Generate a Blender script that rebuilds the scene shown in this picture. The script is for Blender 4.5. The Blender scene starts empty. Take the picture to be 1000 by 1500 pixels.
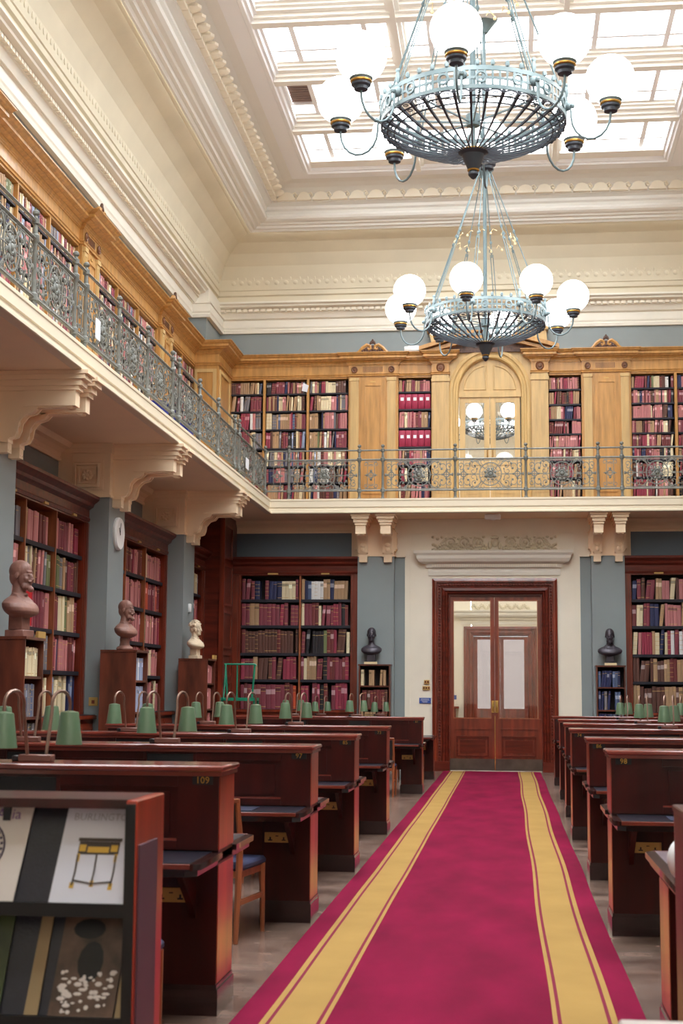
import bpy, bmesh, math, random
from mathutils import Vector, Matrix
R = math.radians
C = bpy.context.scene.collection
SC = bpy.context.scene
random.seed(7)

# ------------------------------------------------------------------ camera, sky, exposure
cam_d = bpy.data.cameras.new('camera'); cam = bpy.data.objects.new('camera', cam_d); C.objects.link(cam)
_ri = Vector((0.9934997, 0.11361479, 0.00707347)); _cu = Vector((0.00721717, -0.12487959, 0.99214565)); _fw = Vector((-0.11360575, 0.98564536, 0.12488781))
cam.matrix_world = Matrix(((_ri.x, _cu.x, -_fw.x, 0), (_ri.y, _cu.y, -_fw.y, 0), (_ri.z, _cu.z, -_fw.z, 1.5), (0, 0, 0, 1)))
cam_d.sensor_fit = 'HORIZONTAL'; cam_d.sensor_width = 24.0; cam_d.lens = 50.8131
cam_d.clip_start = 0.1; cam_d.clip_end = 300
cam_d.dof.use_dof = True; cam_d.dof.focus_distance = 20.0; cam_d.dof.aperture_fstop = 5.4
SC.camera = cam
w = bpy.data.worlds.new('overcast_sky'); SC.world = w; w.use_nodes = True
bg = w.node_tree.nodes['Background']; bg.inputs[0].default_value = (0.91, 0.96, 1.0, 1); bg.inputs[1].default_value = 7.5
# overcast sky: the zenith three times as bright as the horizon (CIE overcast)
_N = w.node_tree.nodes; _L = w.node_tree.links
_tc = _N.new('ShaderNodeTexCoord'); _sp = _N.new('ShaderNodeSeparateXYZ'); _ma = _N.new('ShaderNodeMath'); _ma.operation = 'MULTIPLY_ADD'; _ma.use_clamp = False
_mx = _N.new('ShaderNodeMath'); _mx.operation = 'MAXIMUM'; _mx.inputs[1].default_value = 0
_L.new(_tc.outputs['Generated'], _sp.inputs[0]); _L.new(_sp.outputs[2], _mx.inputs[0]); _L.new(_mx.outputs[0], _ma.inputs[0])
_ma.inputs[1].default_value = 8.6; _ma.inputs[2].default_value = 4.3; _L.new(_ma.outputs[0], bg.inputs[1])
SC.view_settings.view_transform = 'Standard'; SC.view_settings.look = 'None'
SC.view_settings.gamma = 1.0; SC.view_settings.use_curve_mapping = False
SC.view_settings.exposure = 0.86
SC.cycles.max_bounces = 14; SC.cycles.diffuse_bounces = 12; SC.cycles.glossy_bounces = 4; SC.cycles.transparent_max_bounces = 16; SC.cycles.sample_clamp_indirect = 6
def portal(x, y, z, sx, sy, rot):
    d = bpy.data.lights.new('daylight_portal', 'AREA'); d.shape = 'RECTANGLE'; d.size = sx; d.size_y = sy
    d.cycles.is_portal = True
    o = bpy.data.objects.new('daylight_portal', d); o.location = (x, y, z); o.rotation_euler = rot; C.objects.link(o)
portal(-.30, 13.8, 12.15, 7.4, 27.6, (0, 0, 0))
portal(-.27, 42.1, 11.7, 1.8, 9.0, (0, 0, 0))

# ------------------------------------------------------------------ materials
MATS = {}
def s2l(c):
    return tuple(((v/255)/12.92 if v/255 <= .04045 else ((v/255+.055)/1.055)**2.4) for v in c)
def mat(name, rgb, rough=.5, metal=0, grain=None, amt=.25, bump=0, bscale=30, coat=0, spec=.5, emit=0, gscale=(1, 1, 1)):
    m = bpy.data.materials.new(name); m.use_nodes = True; nt = m.node_tree; N = nt.nodes; L = nt.links
    b = N['Principled BSDF']; c = s2l(rgb)
    b.inputs['Base Color'].default_value = (*c, 1); b.inputs['Roughness'].default_value = rough
    b.inputs['Metallic'].default_value = metal; b.inputs['Specular IOR Level'].default_value = spec
    if coat: b.inputs['Coat Weight'].default_value = coat; b.inputs['Coat Roughness'].default_value = .15
    if emit:
        b.inputs['Emission Color'].default_value = (*c, 1); b.inputs['Emission Strength'].default_value = emit
    if grain or bump:
        tc = N.new('ShaderNodeTexCoord'); mp = N.new('ShaderNodeMapping'); L.new(tc.outputs['Object'], mp.inputs[0])
        mp.inputs['Scale'].default_value = gscale
    if grain:
        no = N.new('ShaderNodeTexNoise'); no.inputs['Scale'].default_value = grain; no.inputs['Detail'].default_value = 5
        L.new(mp.outputs[0], no.inputs['Vector'])
        rp = N.new('ShaderNodeValToRGB'); rp.color_ramp.elements[0].position = .3; rp.color_ramp.elements[1].position = .72
        rp.color_ramp.elements[0].color = (*[x*(1-amt) for x in c], 1)
        rp.color_ramp.elements[1].color = (*[min(1, x*(1+amt)) for x in c], 1)
        L.new(no.outputs[0], rp.inputs[0]); L.new(rp.outputs[0], b.inputs['Base Color'])
    if bump:
        n2 = N.new('ShaderNodeTexNoise'); n2.inputs['Scale'].default_value = bscale; n2.inputs['Detail'].default_value = 3
        L.new(mp.outputs[0], n2.inputs['Vector'])
        bm_ = N.new('ShaderNodeBump'); bm_.inputs['Strength'].default_value = bump; bm_.inputs['Distance'].default_value = .01
        L.new(n2.outputs[0], bm_.inputs['Height']); L.new(bm_.outputs[0], b.inputs['Normal'])
    MATS[name] = m; return m
mat('cream', (238, 230, 212), .55, grain=2, amt=.03)
mat('cream_white', (232, 227, 214), .5, grain=2, amt=.03)
mat('crown_paint', (230, 228, 222), .55)
mat('fascia_paint', (224, 211, 186), .5)
mat('soffit', (244, 219, 186), .6, grain=1.5, amt=.03)
mat('cove', (216, 206, 182), .65, grain=1.2, amt=.05)
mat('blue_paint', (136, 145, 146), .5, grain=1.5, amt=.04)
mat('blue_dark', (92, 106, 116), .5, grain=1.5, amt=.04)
mat('ceiling_paint', (240, 240, 242), .6)
mat('oak', (186, 136, 74), .38, grain=2.2, amt=.22, gscale=(6, 6, .7), coat=.25)
mat('oak_light', (200, 166, 110), .4, grain=2.2, amt=.15, gscale=(6, 6, .7), coat=.2)
mat('oak_dark', (110, 66, 36), .45, grain=6, amt=.4)
mat('carved', (88, 58, 44), .5, grain=20, amt=.5)
mat('mahogany', (118, 44, 24), .3, grain=2.0, amt=.45, gscale=(5, 5, .6), coat=.5)
mat('mahogany_dark', (96, 34, 21), .34, grain=2.5, amt=.4, gscale=(.6, 5, 5), coat=.15, spec=.3)
mat('desk_dark', (44, 22, 22), .22, grain=3, amt=.3, coat=.9)
mat('aisle_lit_wood', (170, 54, 26), .32, grain=1.8, amt=.35, gscale=(4, 4, .7), coat=.7)  # brighter orange: aisle light and carpet reflection put into the colour
mat('lamp_base', (112, 74, 64), .4)
mat('glint_wood', (120, 44, 30), .3, grain=3, amt=.3, coat=1.0)  # lighter, pinker tone: glossy highlight put into the wood colour
mat('bar_grey', (250, 250, 252), .5)
mat('mahogany_desk', (58, 11, 8), .34, grain=1.8, amt=.5, gscale=(4, 4, .7), coat=.25, spec=.3)
mat('walnut', (96, 46, 30), .35, grain=2, amt=.5, gscale=(3, 3, .7), coat=.3)
mat('chair_wood', (150, 84, 52), .35, grain=6, amt=.25, gscale=(3, 3, .5))
mat('shelf_black', (28, 25, 36), .6)
mat('case_back', (38, 26, 24), .8)
mat('leather', (34, 33, 44), .28, grain=60, amt=.15, bump=.15, bscale=150)
mat('blotter', (58, 62, 82), .35, grain=40, amt=.1)
mat('scuffed', (112, 98, 108), .3, grain=9, amt=.3, coat=.4)
mat('leather_black', (24, 24, 28), .4)
mat('navy_cloth', (42, 46, 78), .8, grain=80, amt=.3)
mat('black', (14, 13, 15), .5)
mat('iron', (118, 120, 114), .5, metal=.15, grain=14, amt=.25)
mat('iron_pale', (112, 130, 134), .5, metal=.1, grain=9, amt=.12)
mat('iron_dark', (74, 78, 86), .45, metal=.3)
mat('gold', (196, 148, 70), .3, metal=.8)
mat('brass', (206, 168, 96), .25, metal=.85)
mat('brass_plate', (198, 160, 92), .4, metal=.3)
mat('bronze_neck', (140, 112, 98), .3, metal=.6)
mat('lamp_green', (92, 116, 88), .3, coat=.5)
mat('lamp_white', (236, 236, 228), .4)
mat('marble', (216, 196, 168), .5, grain=8, amt=.12)
mat('terracotta', (136, 96, 84), .5, grain=9, amt=.25, bump=.2, bscale=40)
mat('bronze', (70, 64, 72), .42, metal=.35, grain=9, amt=.2)
mat('carpet_red', (116, 14, 50), .95, grain=2.0, amt=.24, bump=.3, bscale=220, spec=.1, gscale=(1.3, .5, 1))
mat('carpet_gold', (158, 126, 72), .95, grain=2, amt=.08, bump=.3, bscale=220, spec=.1)
mat('carpet_line', (118, 40, 58), .95, spec=.1)
mat('white_plastic', (236, 236, 236), .4)
mat('cream_book', (224, 204, 160), .7)
mat('paper', (230, 232, 238), .7)
mat('blue_sign', (44, 78, 160), .5)
mat('blue_crate', (40, 52, 150), .5)
mat('green_metal', (20, 128, 96), .4)
mat('steel', (104, 92, 84), .35, metal=.7, grain=5, amt=.2)
mat('grey_table', (176, 164, 156), .5, grain=4, amt=.12)
mat('louvre', (150, 128, 122), .6)
mat('purple_panel', (92, 66, 80), .5)
mat('frame_white', (246, 243, 236), .5)
def special():
    m = bpy.data.materials.new('globe_glow'); m.use_nodes = True; N = m.node_tree.nodes; N.clear()
    o = N.new('ShaderNodeOutputMaterial'); e = N.new('ShaderNodeEmission'); e.inputs[0].default_value = (1, .97, .96, 1); e.inputs[1].default_value = 6.0
    m.node_tree.links.new(e.outputs[0], o.inputs[0]); MATS['globe_glow'] = m
    def glass(name, tr, gl, col=(1, 1, 1)):
        m = bpy.data.materials.new(name); m.use_nodes = True; N = m.node_tree.nodes; N.clear(); L = m.node_tree.links
        o = N.new('ShaderNodeOutputMaterial'); t = N.new('ShaderNodeBsdfTransparent'); g = N.new('ShaderNodeBsdfGlossy'); x = N.new('ShaderNodeMixShader')
        t.inputs[0].default_value = (*[tr*c for c in col], 1); g.inputs['Roughness'].default_value = .02; x.inputs[0].default_value = gl
        L.new(t.outputs[0], x.inputs[1]); L.new(g.outputs[0], x.inputs[2]); L.new(x.outputs[0], o.inputs[0]); MATS[name] = m
    glass('sky_glass', .92, .03); glass('door_glass', .93, .06); glass('dark_glass', .35, .75); glass('frosted', .30, .05, (1, .90, .86))
    m = bpy.data.materials.new('book_cover'); m.use_nodes = True; N = m.node_tree.nodes; L = m.node_tree.links
    b = N['Principled BSDF']; a = N.new('ShaderNodeVertexColor'); a.layer_name = 'Col'
    L.new(a.outputs[0], b.inputs['Base Color']); b.inputs['Roughness'].default_value = .5; MATS['book_cover'] = m
    # wood block floor
    m = mat('floor_wood', (128, 104, 92), .24)
    N = m.node_tree.nodes; L = m.node_tree.links; b = N['Principled BSDF']
    tc = N.new('ShaderNodeTexCoord'); br = N.new('ShaderNodeTexBrick'); br.inputs['Scale'].default_value = 1.0
    br.inputs['Brick Width'].default_value = .9; br.inputs['Row Height'].default_value = .11; br.inputs['Mortar Size'].default_value = .002
    br.inputs[1].default_value = (*s2l((128, 100, 86)), 1); br.inputs[2].default_value = (*s2l((84, 64, 56)), 1); br.inputs[3].default_value = (*s2l((60, 46, 42)), 1)
    no = N.new('ShaderNodeTexNoise'); no.inputs['Scale'].default_value = 3; no.inputs['Detail'].default_value = 6
    mx = N.new('ShaderNodeMix'); mx.data_type = 'RGBA'; mx.inputs[0].default_value = .45
    L.new(tc.outputs['Object'], br.inputs[0]); L.new(tc.outputs['Object'], no.inputs['Vector'])
    rp = N.new('ShaderNodeValToRGB'); rp.color_ramp.elements[0].color = (*s2l((72, 54, 48)), 1); rp.color_ramp.elements[1].color = (*s2l((158, 136, 124)), 1); rp.color_ramp.elements[0].position = .35; rp.color_ramp.elements[1].position = .68
    L.new(no.outputs[0], rp.inputs[0]); L.new(br.outputs[0], mx.inputs[6]); L.new(rp.outputs[0], mx.inputs[7]); L.new(mx.outputs[2], b.inputs['Base Color'])
special()

# ------------------------------------------------------------------ survey scale
# The room is drawn on a plan grid (X across, Y along, Z up); grid lines map to metres here, axis by axis.
_KX = ([-6.2, -5.4, -4.5, -3.0, -1.3, 0.7, 2.4, 5.6], [-6.474, -5.608, -4.54, -3.141, -1.31, 0.675, 2.3, 5.5])
_KY = ([0.0, 5.3, 8.1, 11.4, 14.85, 18.75, 26.1, 32.5, 34.0], [0.0, 4.485, 6.897, 9.712, 12.498, 15.828, 22.331, 28.086, 29.359])
_KZ = ([0.0, 0.75, 1.15, 2.1, 4.2, 5.1, 6.1, 7.7, 8.17, 8.7, 9.3, 10.45, 10.65, 10.85, 11.2, 11.6], [0.0, 0.741, 1.141, 2.086, 4.25, 5.123, 6.165, 7.927, 8.454, 9.04, 9.584, 10.924, 11.145, 11.378, 11.748, 12.1])
_KU = ([-6.0, -5.5, -5.2, -4.5, -3.7, -1.3, 0.7, 2.4, 3.2, 5.6], [-6.539, -6.039, -5.60, -4.722, -3.903, -1.336, 0.697, 2.407, 3.177, 5.852])
_KH = ([-6.0, -5.5, -4.8, -4.0, -3.6, 0.7, 3.2, 5.6], [-6.359, -5.843, -5.142, -4.209, -3.85, -0.363+1.02, 3.245, 5.645])
def _lin(K, x):
    k, v = K; i = 0
    while i < len(k)-2 and x > k[i+1]: i += 1
    return v[i]+(v[i+1]-v[i])*(x-k[i])/(k[i+1]-k[i])
def W(x, y=None, z=None):
    if y is None: x, y, z = x
    return (_lin(_KX if z < 5.001 else (_KU if z < 8.45 else _KH), x), _lin(_KY, y), _lin(_KZ, z))
# ------------------------------------------------------------------ mesh builder
ID = lambda a, b, c: (a, b, c)
class Fr:                       # frame on a wall: a to the right, b out into the room, c up
    def __init__(s, o, u, n): s.o, s.u, s.n = o, u, n
    def __call__(s, a, b, c): return (s.o[0]+a*s.u[0]+b*s.n[0], s.o[1]+a*s.u[1]+b*s.n[1], s.o[2]+c)
class MB:
    k = 0
    def __init__(s, T=None): s.flat = False; s.v = []; s.f = []; s.m = []; s.c = []; s.T = T or ID
    def add(s, vs, fs, mi=0, col=None):
        k = len(s.v); T = s.T
        s.v += [T(*p) for p in vs]
        for i, f in enumerate(fs):
            s.f.append([k+j for j in f]); s.m.append(mi[i] if isinstance(mi, list) else mi)
            if col is not None: s.c.append(col[i] if isinstance(col, list) else col)
        return s
    def box(s, x0, x1, y0, y1, z0, z1, mi=0, ch=0, col=None):
        if x0 > x1: x0, x1 = x1, x0
        if y0 > y1: y0, y1 = y1, y0
        if z0 > z1: z0, z1 = z1, z0
        MB.k += 1; e = (MB.k % 11)*.00007; x0 += e; x1 -= e; y0 += e; y1 -= e; z0 += e; z1 -= e   # uneven joinery: no two faces share a plane
        if not ch:
            return s.add([(x0,y0,z0),(x1,y0,z0),(x1,y1,z0),(x0,y1,z0),(x0,y0,z1),(x1,y0,z1),(x1,y1,z1),(x0,y1,z1)],
                [(0,3,2,1),(4,5,6,7),(0,1,5,4),(1,2,6,5),(2,3,7,6),(3,0,4,7)], mi, col)
        bm = bmesh.new(); bmesh.ops.create_cube(bm, size=1)
        for v in bm.verts: v.co = ((x0+x1)/2+v.co.x*(x1-x0), (y0+y1)/2+v.co.y*(y1-y0), (z0+z1)/2+v.co.z*(z1-z0))
        bmesh.ops.bevel(bm, geom=bm.edges[:], offset=ch, segments=1, affect='EDGES')
        bm.verts.index_update()
        s.add([tuple(v.co) for v in bm.verts], [[v.index for v in f.verts] for f in bm.faces], mi); bm.free(); return s
    def prism(s, pts, t0, t1, P=lambda a, b, t: (a, t, b), mi=0):      # polygon (a,b) extruded along t
        n = len(pts)
        return s.add([P(a, b, t0) for a, b in pts]+[P(a, b, t1) for a, b in pts],
            [tuple(range(n)), tuple(range(2*n-1, n-1, -1))]+[(i, i+n, (i+1) % n+n, (i+1) % n) for i in range(n)], mi)
    def tube(s, pts, r, n=6, mi=0, closed=False, flat=1.0):
        P = [Vector(p) for p in pts]; k = len(P); vs = []; up = None
        rr = r if isinstance(r, (list, tuple)) else [r]*k
        for i in range(k):
            a = P[(i-1) % k] if (closed or i > 0) else P[i]; b = P[(i+1) % k] if (closed or i < k-1) else P[i]
            t = (b-a).normalized() if (b-a).length > 1e-9 else Vector((0, 0, 1))
            if up is None:
                up = Vector((0, 0, 1)) if abs(t.z) < .9 else Vector((1, 0, 0))
            x = (up-t*up.dot(t))
            x = x.normalized() if x.length > 1e-6 else t.orthogonal().normalized()
            y = t.cross(x); up = x
            for j in range(n):
                q = 2*math.pi*j/n+math.pi/n
                vs.append(tuple(P[i]+x*(math.cos(q)*rr[i])+y*(math.sin(q)*rr[i]*flat)))
        fs = []
        for i in range(k if closed else k-1):
            for j in range(n):
                a, b = i*n+j, i*n+(j+1) % n; c, d = ((i+1) % k)*n+(j+1) % n, ((i+1) % k)*n+j
                fs.append((a, b, c, d))
        if not closed: fs += [tuple(range(n-1, -1, -1)), tuple(range((k-1)*n, k*n))]
        return s.add(vs, fs, mi)
    def lathe(s, prof, n=16, c=(0, 0, 0), mi=0, ax='z', sc=(1, 1)):     # prof [(r,h)]
        vs = []; fs = []; k = len(prof)
        for r, h in prof:
            for j in range(n):
                q = 2*math.pi*j/n; a, b = math.cos(q)*r*sc[0], math.sin(q)*r*sc[1]
                p = (a, b, h) if ax == 'z' else ((h, a, b) if ax == 'x' else (a, h, b))
                vs.append((c[0]+p[0], c[1]+p[1], c[2]+p[2]))
        for i in range(k-1):
            for j in range(n): fs.append((i*n+j, i*n+(j+1) % n, (i+1)*n+(j+1) % n, (i+1)*n+j))
        if prof[0] != prof[-1]: fs += [tuple(range(n-1, -1, -1)), tuple(range((k-1)*n, k*n))]
        return s.add(vs, fs, mi)
    def ell(s, c, r, n=12, m=8, rot=None, mi=0):
        if not isinstance(r, (tuple, list)): r = (r, r, r)
        vs = []; fs = []; M = Matrix.Rotation(rot[0], 3, rot[1]) if rot else None
        for i in range(m+1):
            ph = math.pi*i/m
            for j in range(n if 0 < i < m else 1):
                q = 2*math.pi*j/n; p = Vector((math.sin(ph)*math.cos(q)*r[0], math.sin(ph)*math.sin(q)*r[1], -math.cos(ph)*r[2]))
                if M: p = M @ p
                vs.append((c[0]+p.x, c[1]+p.y, c[2]+p.z))
        ri = lambda i, j: 0 if i == 0 else (len(vs)-1 if i == m else 1+(i-1)*n+j % n)
        for i in range(m):
            for j in range(n):
                f = []
                for t in (ri(i, j), ri(i, j+1), ri(i+1, j+1), ri(i+1, j)):
                    if t not in f: f.append(t)
                fs.append(tuple(f))
        return s.add(vs, fs, mi)
    def sweep(s, path, prof, closed=False, mi=0, cap=True):             # prof [(d to the left,h)], mitred
        n = len(path); k = len(prof); D = []; s.flat = True
        for i in range(n):
            def nrm(a, b):
                dx, dy = b[0]-a[0], b[1]-a[1]; l = math.hypot(dx, dy); return (-dy/l, dx/l)
            n1 = nrm(path[i-1], path[i]) if (closed or i > 0) else None
            n2 = nrm(path[i], path[(i+1) % n]) if (closed or i < n-1) else None
            n1 = n1 or n2; n2 = n2 or n1; q = 1+n1[0]*n2[0]+n1[1]*n2[1]; D.append(((n1[0]+n2[0])/q, (n1[1]+n2[1])/q))
        vs = [(path[i][0]+D[i][0]*d, path[i][1]+D[i][1]*d, h) for i in range(n) for d, h in prof]
        fs = []
        for i in range(n if closed else n-1):
            for j in range(k-1):
                a = i*k+j; b = ((i+1) % n)*k+j; fs.append((a, b, b+1, a+1))
        if not closed and cap: fs += [tuple(range(k)), tuple(range((n-1)*k+k-1, (n-1)*k-1, -1))]
        return s.add(vs, fs, mi)
def wloc(o):
    v = Vector((0, 0, 0))
    while o: v += o.location; o = o.parent
    return v
def tag(o, label=None, cat=None, group=None, kind=None):
    if label: o['label'] = label
    if cat: o['category'] = cat
    if group: o['group'] = group
    if kind: o['kind'] = kind
    return o
def mk(name, mb, mats, parent=None, world=True, loc=None, smooth=True, fix=True, **kw):
    if isinstance(mats, str): mats = [mats]
    warp = world
    off = wloc(parent) if (parent and world) else (Vector(W(loc) if loc else (0, 0, 0)) if not parent else Vector((0, 0, 0)))
    me = bpy.data.meshes.new(name)
    vs = [W(p) for p in mb.v] if warp else mb.v
    if off.length > 0: vs = [(x-off.x, y-off.y, z-off.z) for x, y, z in vs]
    me.from_pydata(vs, [], mb.f)
    for m in mats: me.materials.append(MATS[m])
    if len(mats) > 1: me.polygons.foreach_set('material_index', mb.m)
    if fix:
        bm = bmesh.new(); bm.from_mesh(me); bmesh.ops.recalc_face_normals(bm, faces=bm.faces[:]); bm.to_mesh(me); bm.free()
    if mb.c:
        at = me.color_attributes.new('Col', 'FLOAT_COLOR', 'CORNER'); arr = []
        for f, c in zip(mb.f, mb.c): arr += [c[0], c[1], c[2], 1.0]*len(f)
        at.data.foreach_set('color', arr)
    if smooth and not mb.flat:
        me.polygons.foreach_set('use_smooth', [True]*len(me.polygons)); me.set_sharp_from_angle(angle=R(38))
    me.update()
    o = bpy.data.objects.new(name, me); C.objects.link(o)
    if parent: o.parent = parent
    else: o.location = off
    return tag(o, **kw)
def thing(name, label, cat, loc=(0, 0, 0), rz=0, group=None, kind=None, warp=True):
    o = bpy.data.objects.new(name, None); C.objects.link(o); o.location = W(loc) if warp else loc; o.rotation_euler = (0, 0, rz); o.empty_display_size = .1
    return tag(o, label, cat, group, kind)
def mkl(name, mb, mats, parent, **kw): return mk(name, mb, mats, parent, world=False, **kw)
KIDS = {}
def copy_tree(o, parent=None):
    c = o.copy(); C.objects.link(c); c.parent = parent
    for ch in o.children: copy_tree(ch, c)
    return c
def text_mb(txt, size):
    cu = bpy.data.curves.new('t', 'FONT'); cu.body = txt; cu.size = size; cu.align_x = 'CENTER'; cu.align_y = 'CENTER'; cu.extrude = .0008; cu.resolution_u = 2
    ob = bpy.data.objects.new('t', cu); me = bpy.data.meshes.new_from_object(ob)
    vs = [tuple(v.co) for v in me.vertices]; fs = [list(p.vertices) for p in me.polygons]
    bpy.data.objects.remove(ob); bpy.data.curves.remove(cu); bpy.data.meshes.remove(me); return vs, fs
def vplane(Y, s=1):   # drawing plane of the back wall: (a,b,c) -> x=a, z=b, out=c toward the camera
    return lambda a, b, c: (a, Y-c*s, b)

XL, XR, YB, YF = -5.95, 5.41, 33.9, -1.9      # upper walls
LW, LB = -6.1, 33.95                           # lower wall planes
mir = lambda x: -.54-x
# ------------------------------------------------------------------ setting: floor, walls, ceiling
mk('floor', MB().box(-6.6, 6.2, -2.4, 34.0, -.2, 0), 'floor_wood', kind='structure')
wl = mk('wall_left', MB().box(-6.5, LW, -2.4, 34.4, 0, 5.0).box(-6.5, XL, -2.4, 34.4, 5.003, 9.4), 'blue_paint', kind='structure')
wr = mk('wall_right', MB().box(mir(-6.5), mir(LW), -2.4, 34.4, 0, 5.0).box(mir(-6.5), mir(XL), -2.4, 34.4, 5.003, 9.4), 'blue_paint', kind='structure')
mk('wall_front', MB().box(-6.5, 6.0, -2.3, YF, 0, 9.4), 'cream', kind='structure')
DX0, DX1, DZ = -1.2, .70, 3.52
wb = mk('wall_back', MB().box(-6.5, DX0, LB, 34.4, 0, 5.0).box(DX1, 6.0, LB, 34.4, 0, 5.0).box(DX0, DX1, LB, 34.4, DZ, 5.0)
        .box(-6.5, -.93, YB, 34.4, 5.003, 9.4).box(.31, 6.0, YB, 34.4, 5.003, 9.4).box(-.93, .31, YB, 34.4, 8.05, 9.4), 'blue_paint', kind='structure')
# blue chimney-like boxes in the upper far corners
for q, s in (('l', 1), ('r', -1)):
    x0, x1 = (XL, -5.6) if s == 1 else (mir(XL), mir(-5.6))
    mk('corner_pier', MB().box(x0, x1, 32.27, YB, 5.27, 9.3), 'blue_paint', wb)
# cornices
def ring(d=0, jog=True):
    xl, xr, yb, yf = XL+d, mir(XL)-d, YB-d, YF+d
    if not jog: return [(xr, yf), (xr, yb), (xl, yb), (xl, yf)]
    return [(xr, yf), (xr, 32.27), (mir(-5.6), 32.27), (mir(-5.6), yb), (-5.6, yb), (-5.6, 32.27), (xl, 32.27), (xl, yf)]
crn = mk('trim_1', MB().sweep(ring(), [(-.1, 8.66), (.05, 8.66), (.06, 8.72), (.03, 8.75), (.05, 8.79), (.05, 8.96), (.07, 8.97), (.07, 9.0), (-.1, 9.0)], True), 'cream_white', kind='structure')
mk('upper_cornice', MB().sweep(ring(0, False), [(-.1, 8.98), (.10, 8.985), (.12, 9.03), (.15, 9.10), (.17, 9.11), (.17, 9.19), (.24, 9.20), (.30, 9.225), (.31, 9.26), (.36, 9.29), (.36, 9.325), (-.1, 9.33)], True), 'cream_white', crn)
mk('box_face', MB().box(XL, -5.59, 32.24, YB, 8.9, 9.3).box(mir(-5.59), mir(XL), 32.24, YB, 8.9, 9.3), 'cream_white', crn)
# egg-and-dart like dentils under the top of the wall cornice
db = MB()
y = 32.9
def dent_run(db, p0, p1, step, fn):
    L = math.hypot(p1[0]-p0[0], p1[1]-p0[1]); n = int(L/step); ux, uy = (p1[0]-p0[0])/L, (p1[1]-p0[1])/L
    for i in range(n): fn(db, p0[0]+ux*(i+.5)*L/n, p0[1]+uy*(i+.5)*L/n, ux, uy)
def egg(db, x, y, ux, uy):
    nx, ny = -uy, ux
    def T(a, b, c): return (x+ux*a+nx*b, y+uy*a+ny*b, c)
    db.T = T; db.box(-.042, .042, .0, .055, 9.125, 9.185); db.T = ID
dent_run(db, (-5.6, YB-.17), (mir(-5.6), YB-.17), .12, lambda d, x, y, ux, uy: egg(d, x, y, -1, 0) if False else egg(d, x, y, ux, -uy))
db2 = MB()
def eggb(db, x, y, ux, uy, s):
    db.box(x-.042, x+.042, y-.06, y, 9.125, 9.185)
def eggl(db, x, y, s): db.box(min(x, x+s*.06), max(x, x+s*.06), y-.042, y+.042, 9.125, 9.185)
n = int((mir(-5.6)+5.6)/.12)
for i in range(n): eggb(db2, -5.55+i*.12, YB-.17, 0, 0, 0)
for i in range(280): eggl(db2, XL+.17, 32.0-i*.12, 1)
mk('dentils', db2, 'cream', crn, kind='stuff', fix=False)
# cove + crown + ceiling shell up to the skylight
mk('ceiling', MB().sweep(ring(0, False), [(-.35, 9.3), (.30, 9.33), (.30, 9.42), (.34, 9.44), (.34, 9.52), (.36, 9.53), (.38, 9.72), (.46, 9.95), (.60, 10.15), (.80, 10.31), (1.02, 10.42), (1.12, 10.43)], True), 'cove', kind='structure')
mk('trim_2', MB().sweep(ring(0, False), [(1.1, 10.42), (1.14, 10.42), (1.17, 10.455), (1.22, 10.46), (1.24, 10.50), (1.30, 10.51), (1.32, 10.54), (1.38, 10.55), (1.43, 10.58),
     (1.45, 10.62), (1.43, 10.66), (1.38, 10.67), (1.40, 10.72), (1.44, 10.75), (1.44, 10.80), (1.52, 10.84)], True), 'crown_paint', kind='structure')
mk('trim_3', MB().sweep(ring(0, False), [(1.52, 10.84), (1.55, 10.84), (1.56, 10.90), (1.60, 11.0), (1.68, 11.09), (1.78, 11.15), (1.88, 11.17), (1.94, 11.18)], True), 'crown_paint', kind='structure')
SX0, SX1, SY0, SY1 = XL+2.311, mir(XL)-2.311, YF+2.311, YB-2.311
mk('trim_4', MB().sweep(ring(0, False), [(1.93, 11.18), (2.25, 11.18), (2.27, 11.15), (2.34, 11.14), (2.36, 11.17), (2.40, 11.18), (2.42, 11.24), (2.46, 11.25), (2.46, 11.42)], True), 'ceiling_paint', kind='structure')
# scalloped brackets on the deep moulding (back and left sides are the ones in view)
sc = MB()
def scallop(T, g=1.0):
    sc.T = (lambda a, b, c: T(a*g, b*g, 10.86+(c-10.86)*g)) if g != 1.0 else T
    pts = [(-.16, 10.86)]+[(-.16+.0, 10.90)]+[(.13*math.cos(R(180-t)), 10.92+.10*math.sin(R(t))) for t in range(0, 181, 30)]+[(.16, 10.90), (.16, 10.86)]
    sc.prism(pts, 0, .11, P=lambda a, b, t: (a, t, b))
    sc.ell((.165, .05, 10.96), (.035, .05, .035), 6, 4); sc.tube([(.10, .09, 10.98), (.165, .11, 11.0), (.2, .09, 10.95), (.17, .07, 10.92)], .014, 4)
for i in range(23):
    x = -4.15+i*.355
    scallop(lambda a, b, c, x=x: (x+a, YB-1.53-b, c))
for i in range(80):
    yy = 32.1-i*.355
    scallop(lambda a, b, c, yy=yy: (XL+1.53+b, yy+a, c), 1.0); sc.T = ID; sc.ell((XL+1.66, yy, 10.97), (.13, .13, .07), 8, 5); sc.ell((XL+1.70, yy+.15, 11.02), (.06, .05, .05), 6, 4)
mk('scallop_row', sc, 'cream', crn, kind='stuff')
# leaf decoration low on the cove
lf = MB()
for i in range(60):
    x = -5.3+i*.17
    lf.ell((x, YB-.375, 9.66), (.05, .015, .045), 6, 4); lf.ell((x+.085, YB-.385, 9.73), (.02, .012, .05), 5, 3)
for i in range(140):
    yy = 33.3-i*.17
    lf.ell((XL+.375, yy, 9.66), (.015, .05, .045), 6, 4)
mk('leaf_frieze', lf, 'cove', crn, kind='stuff')

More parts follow.
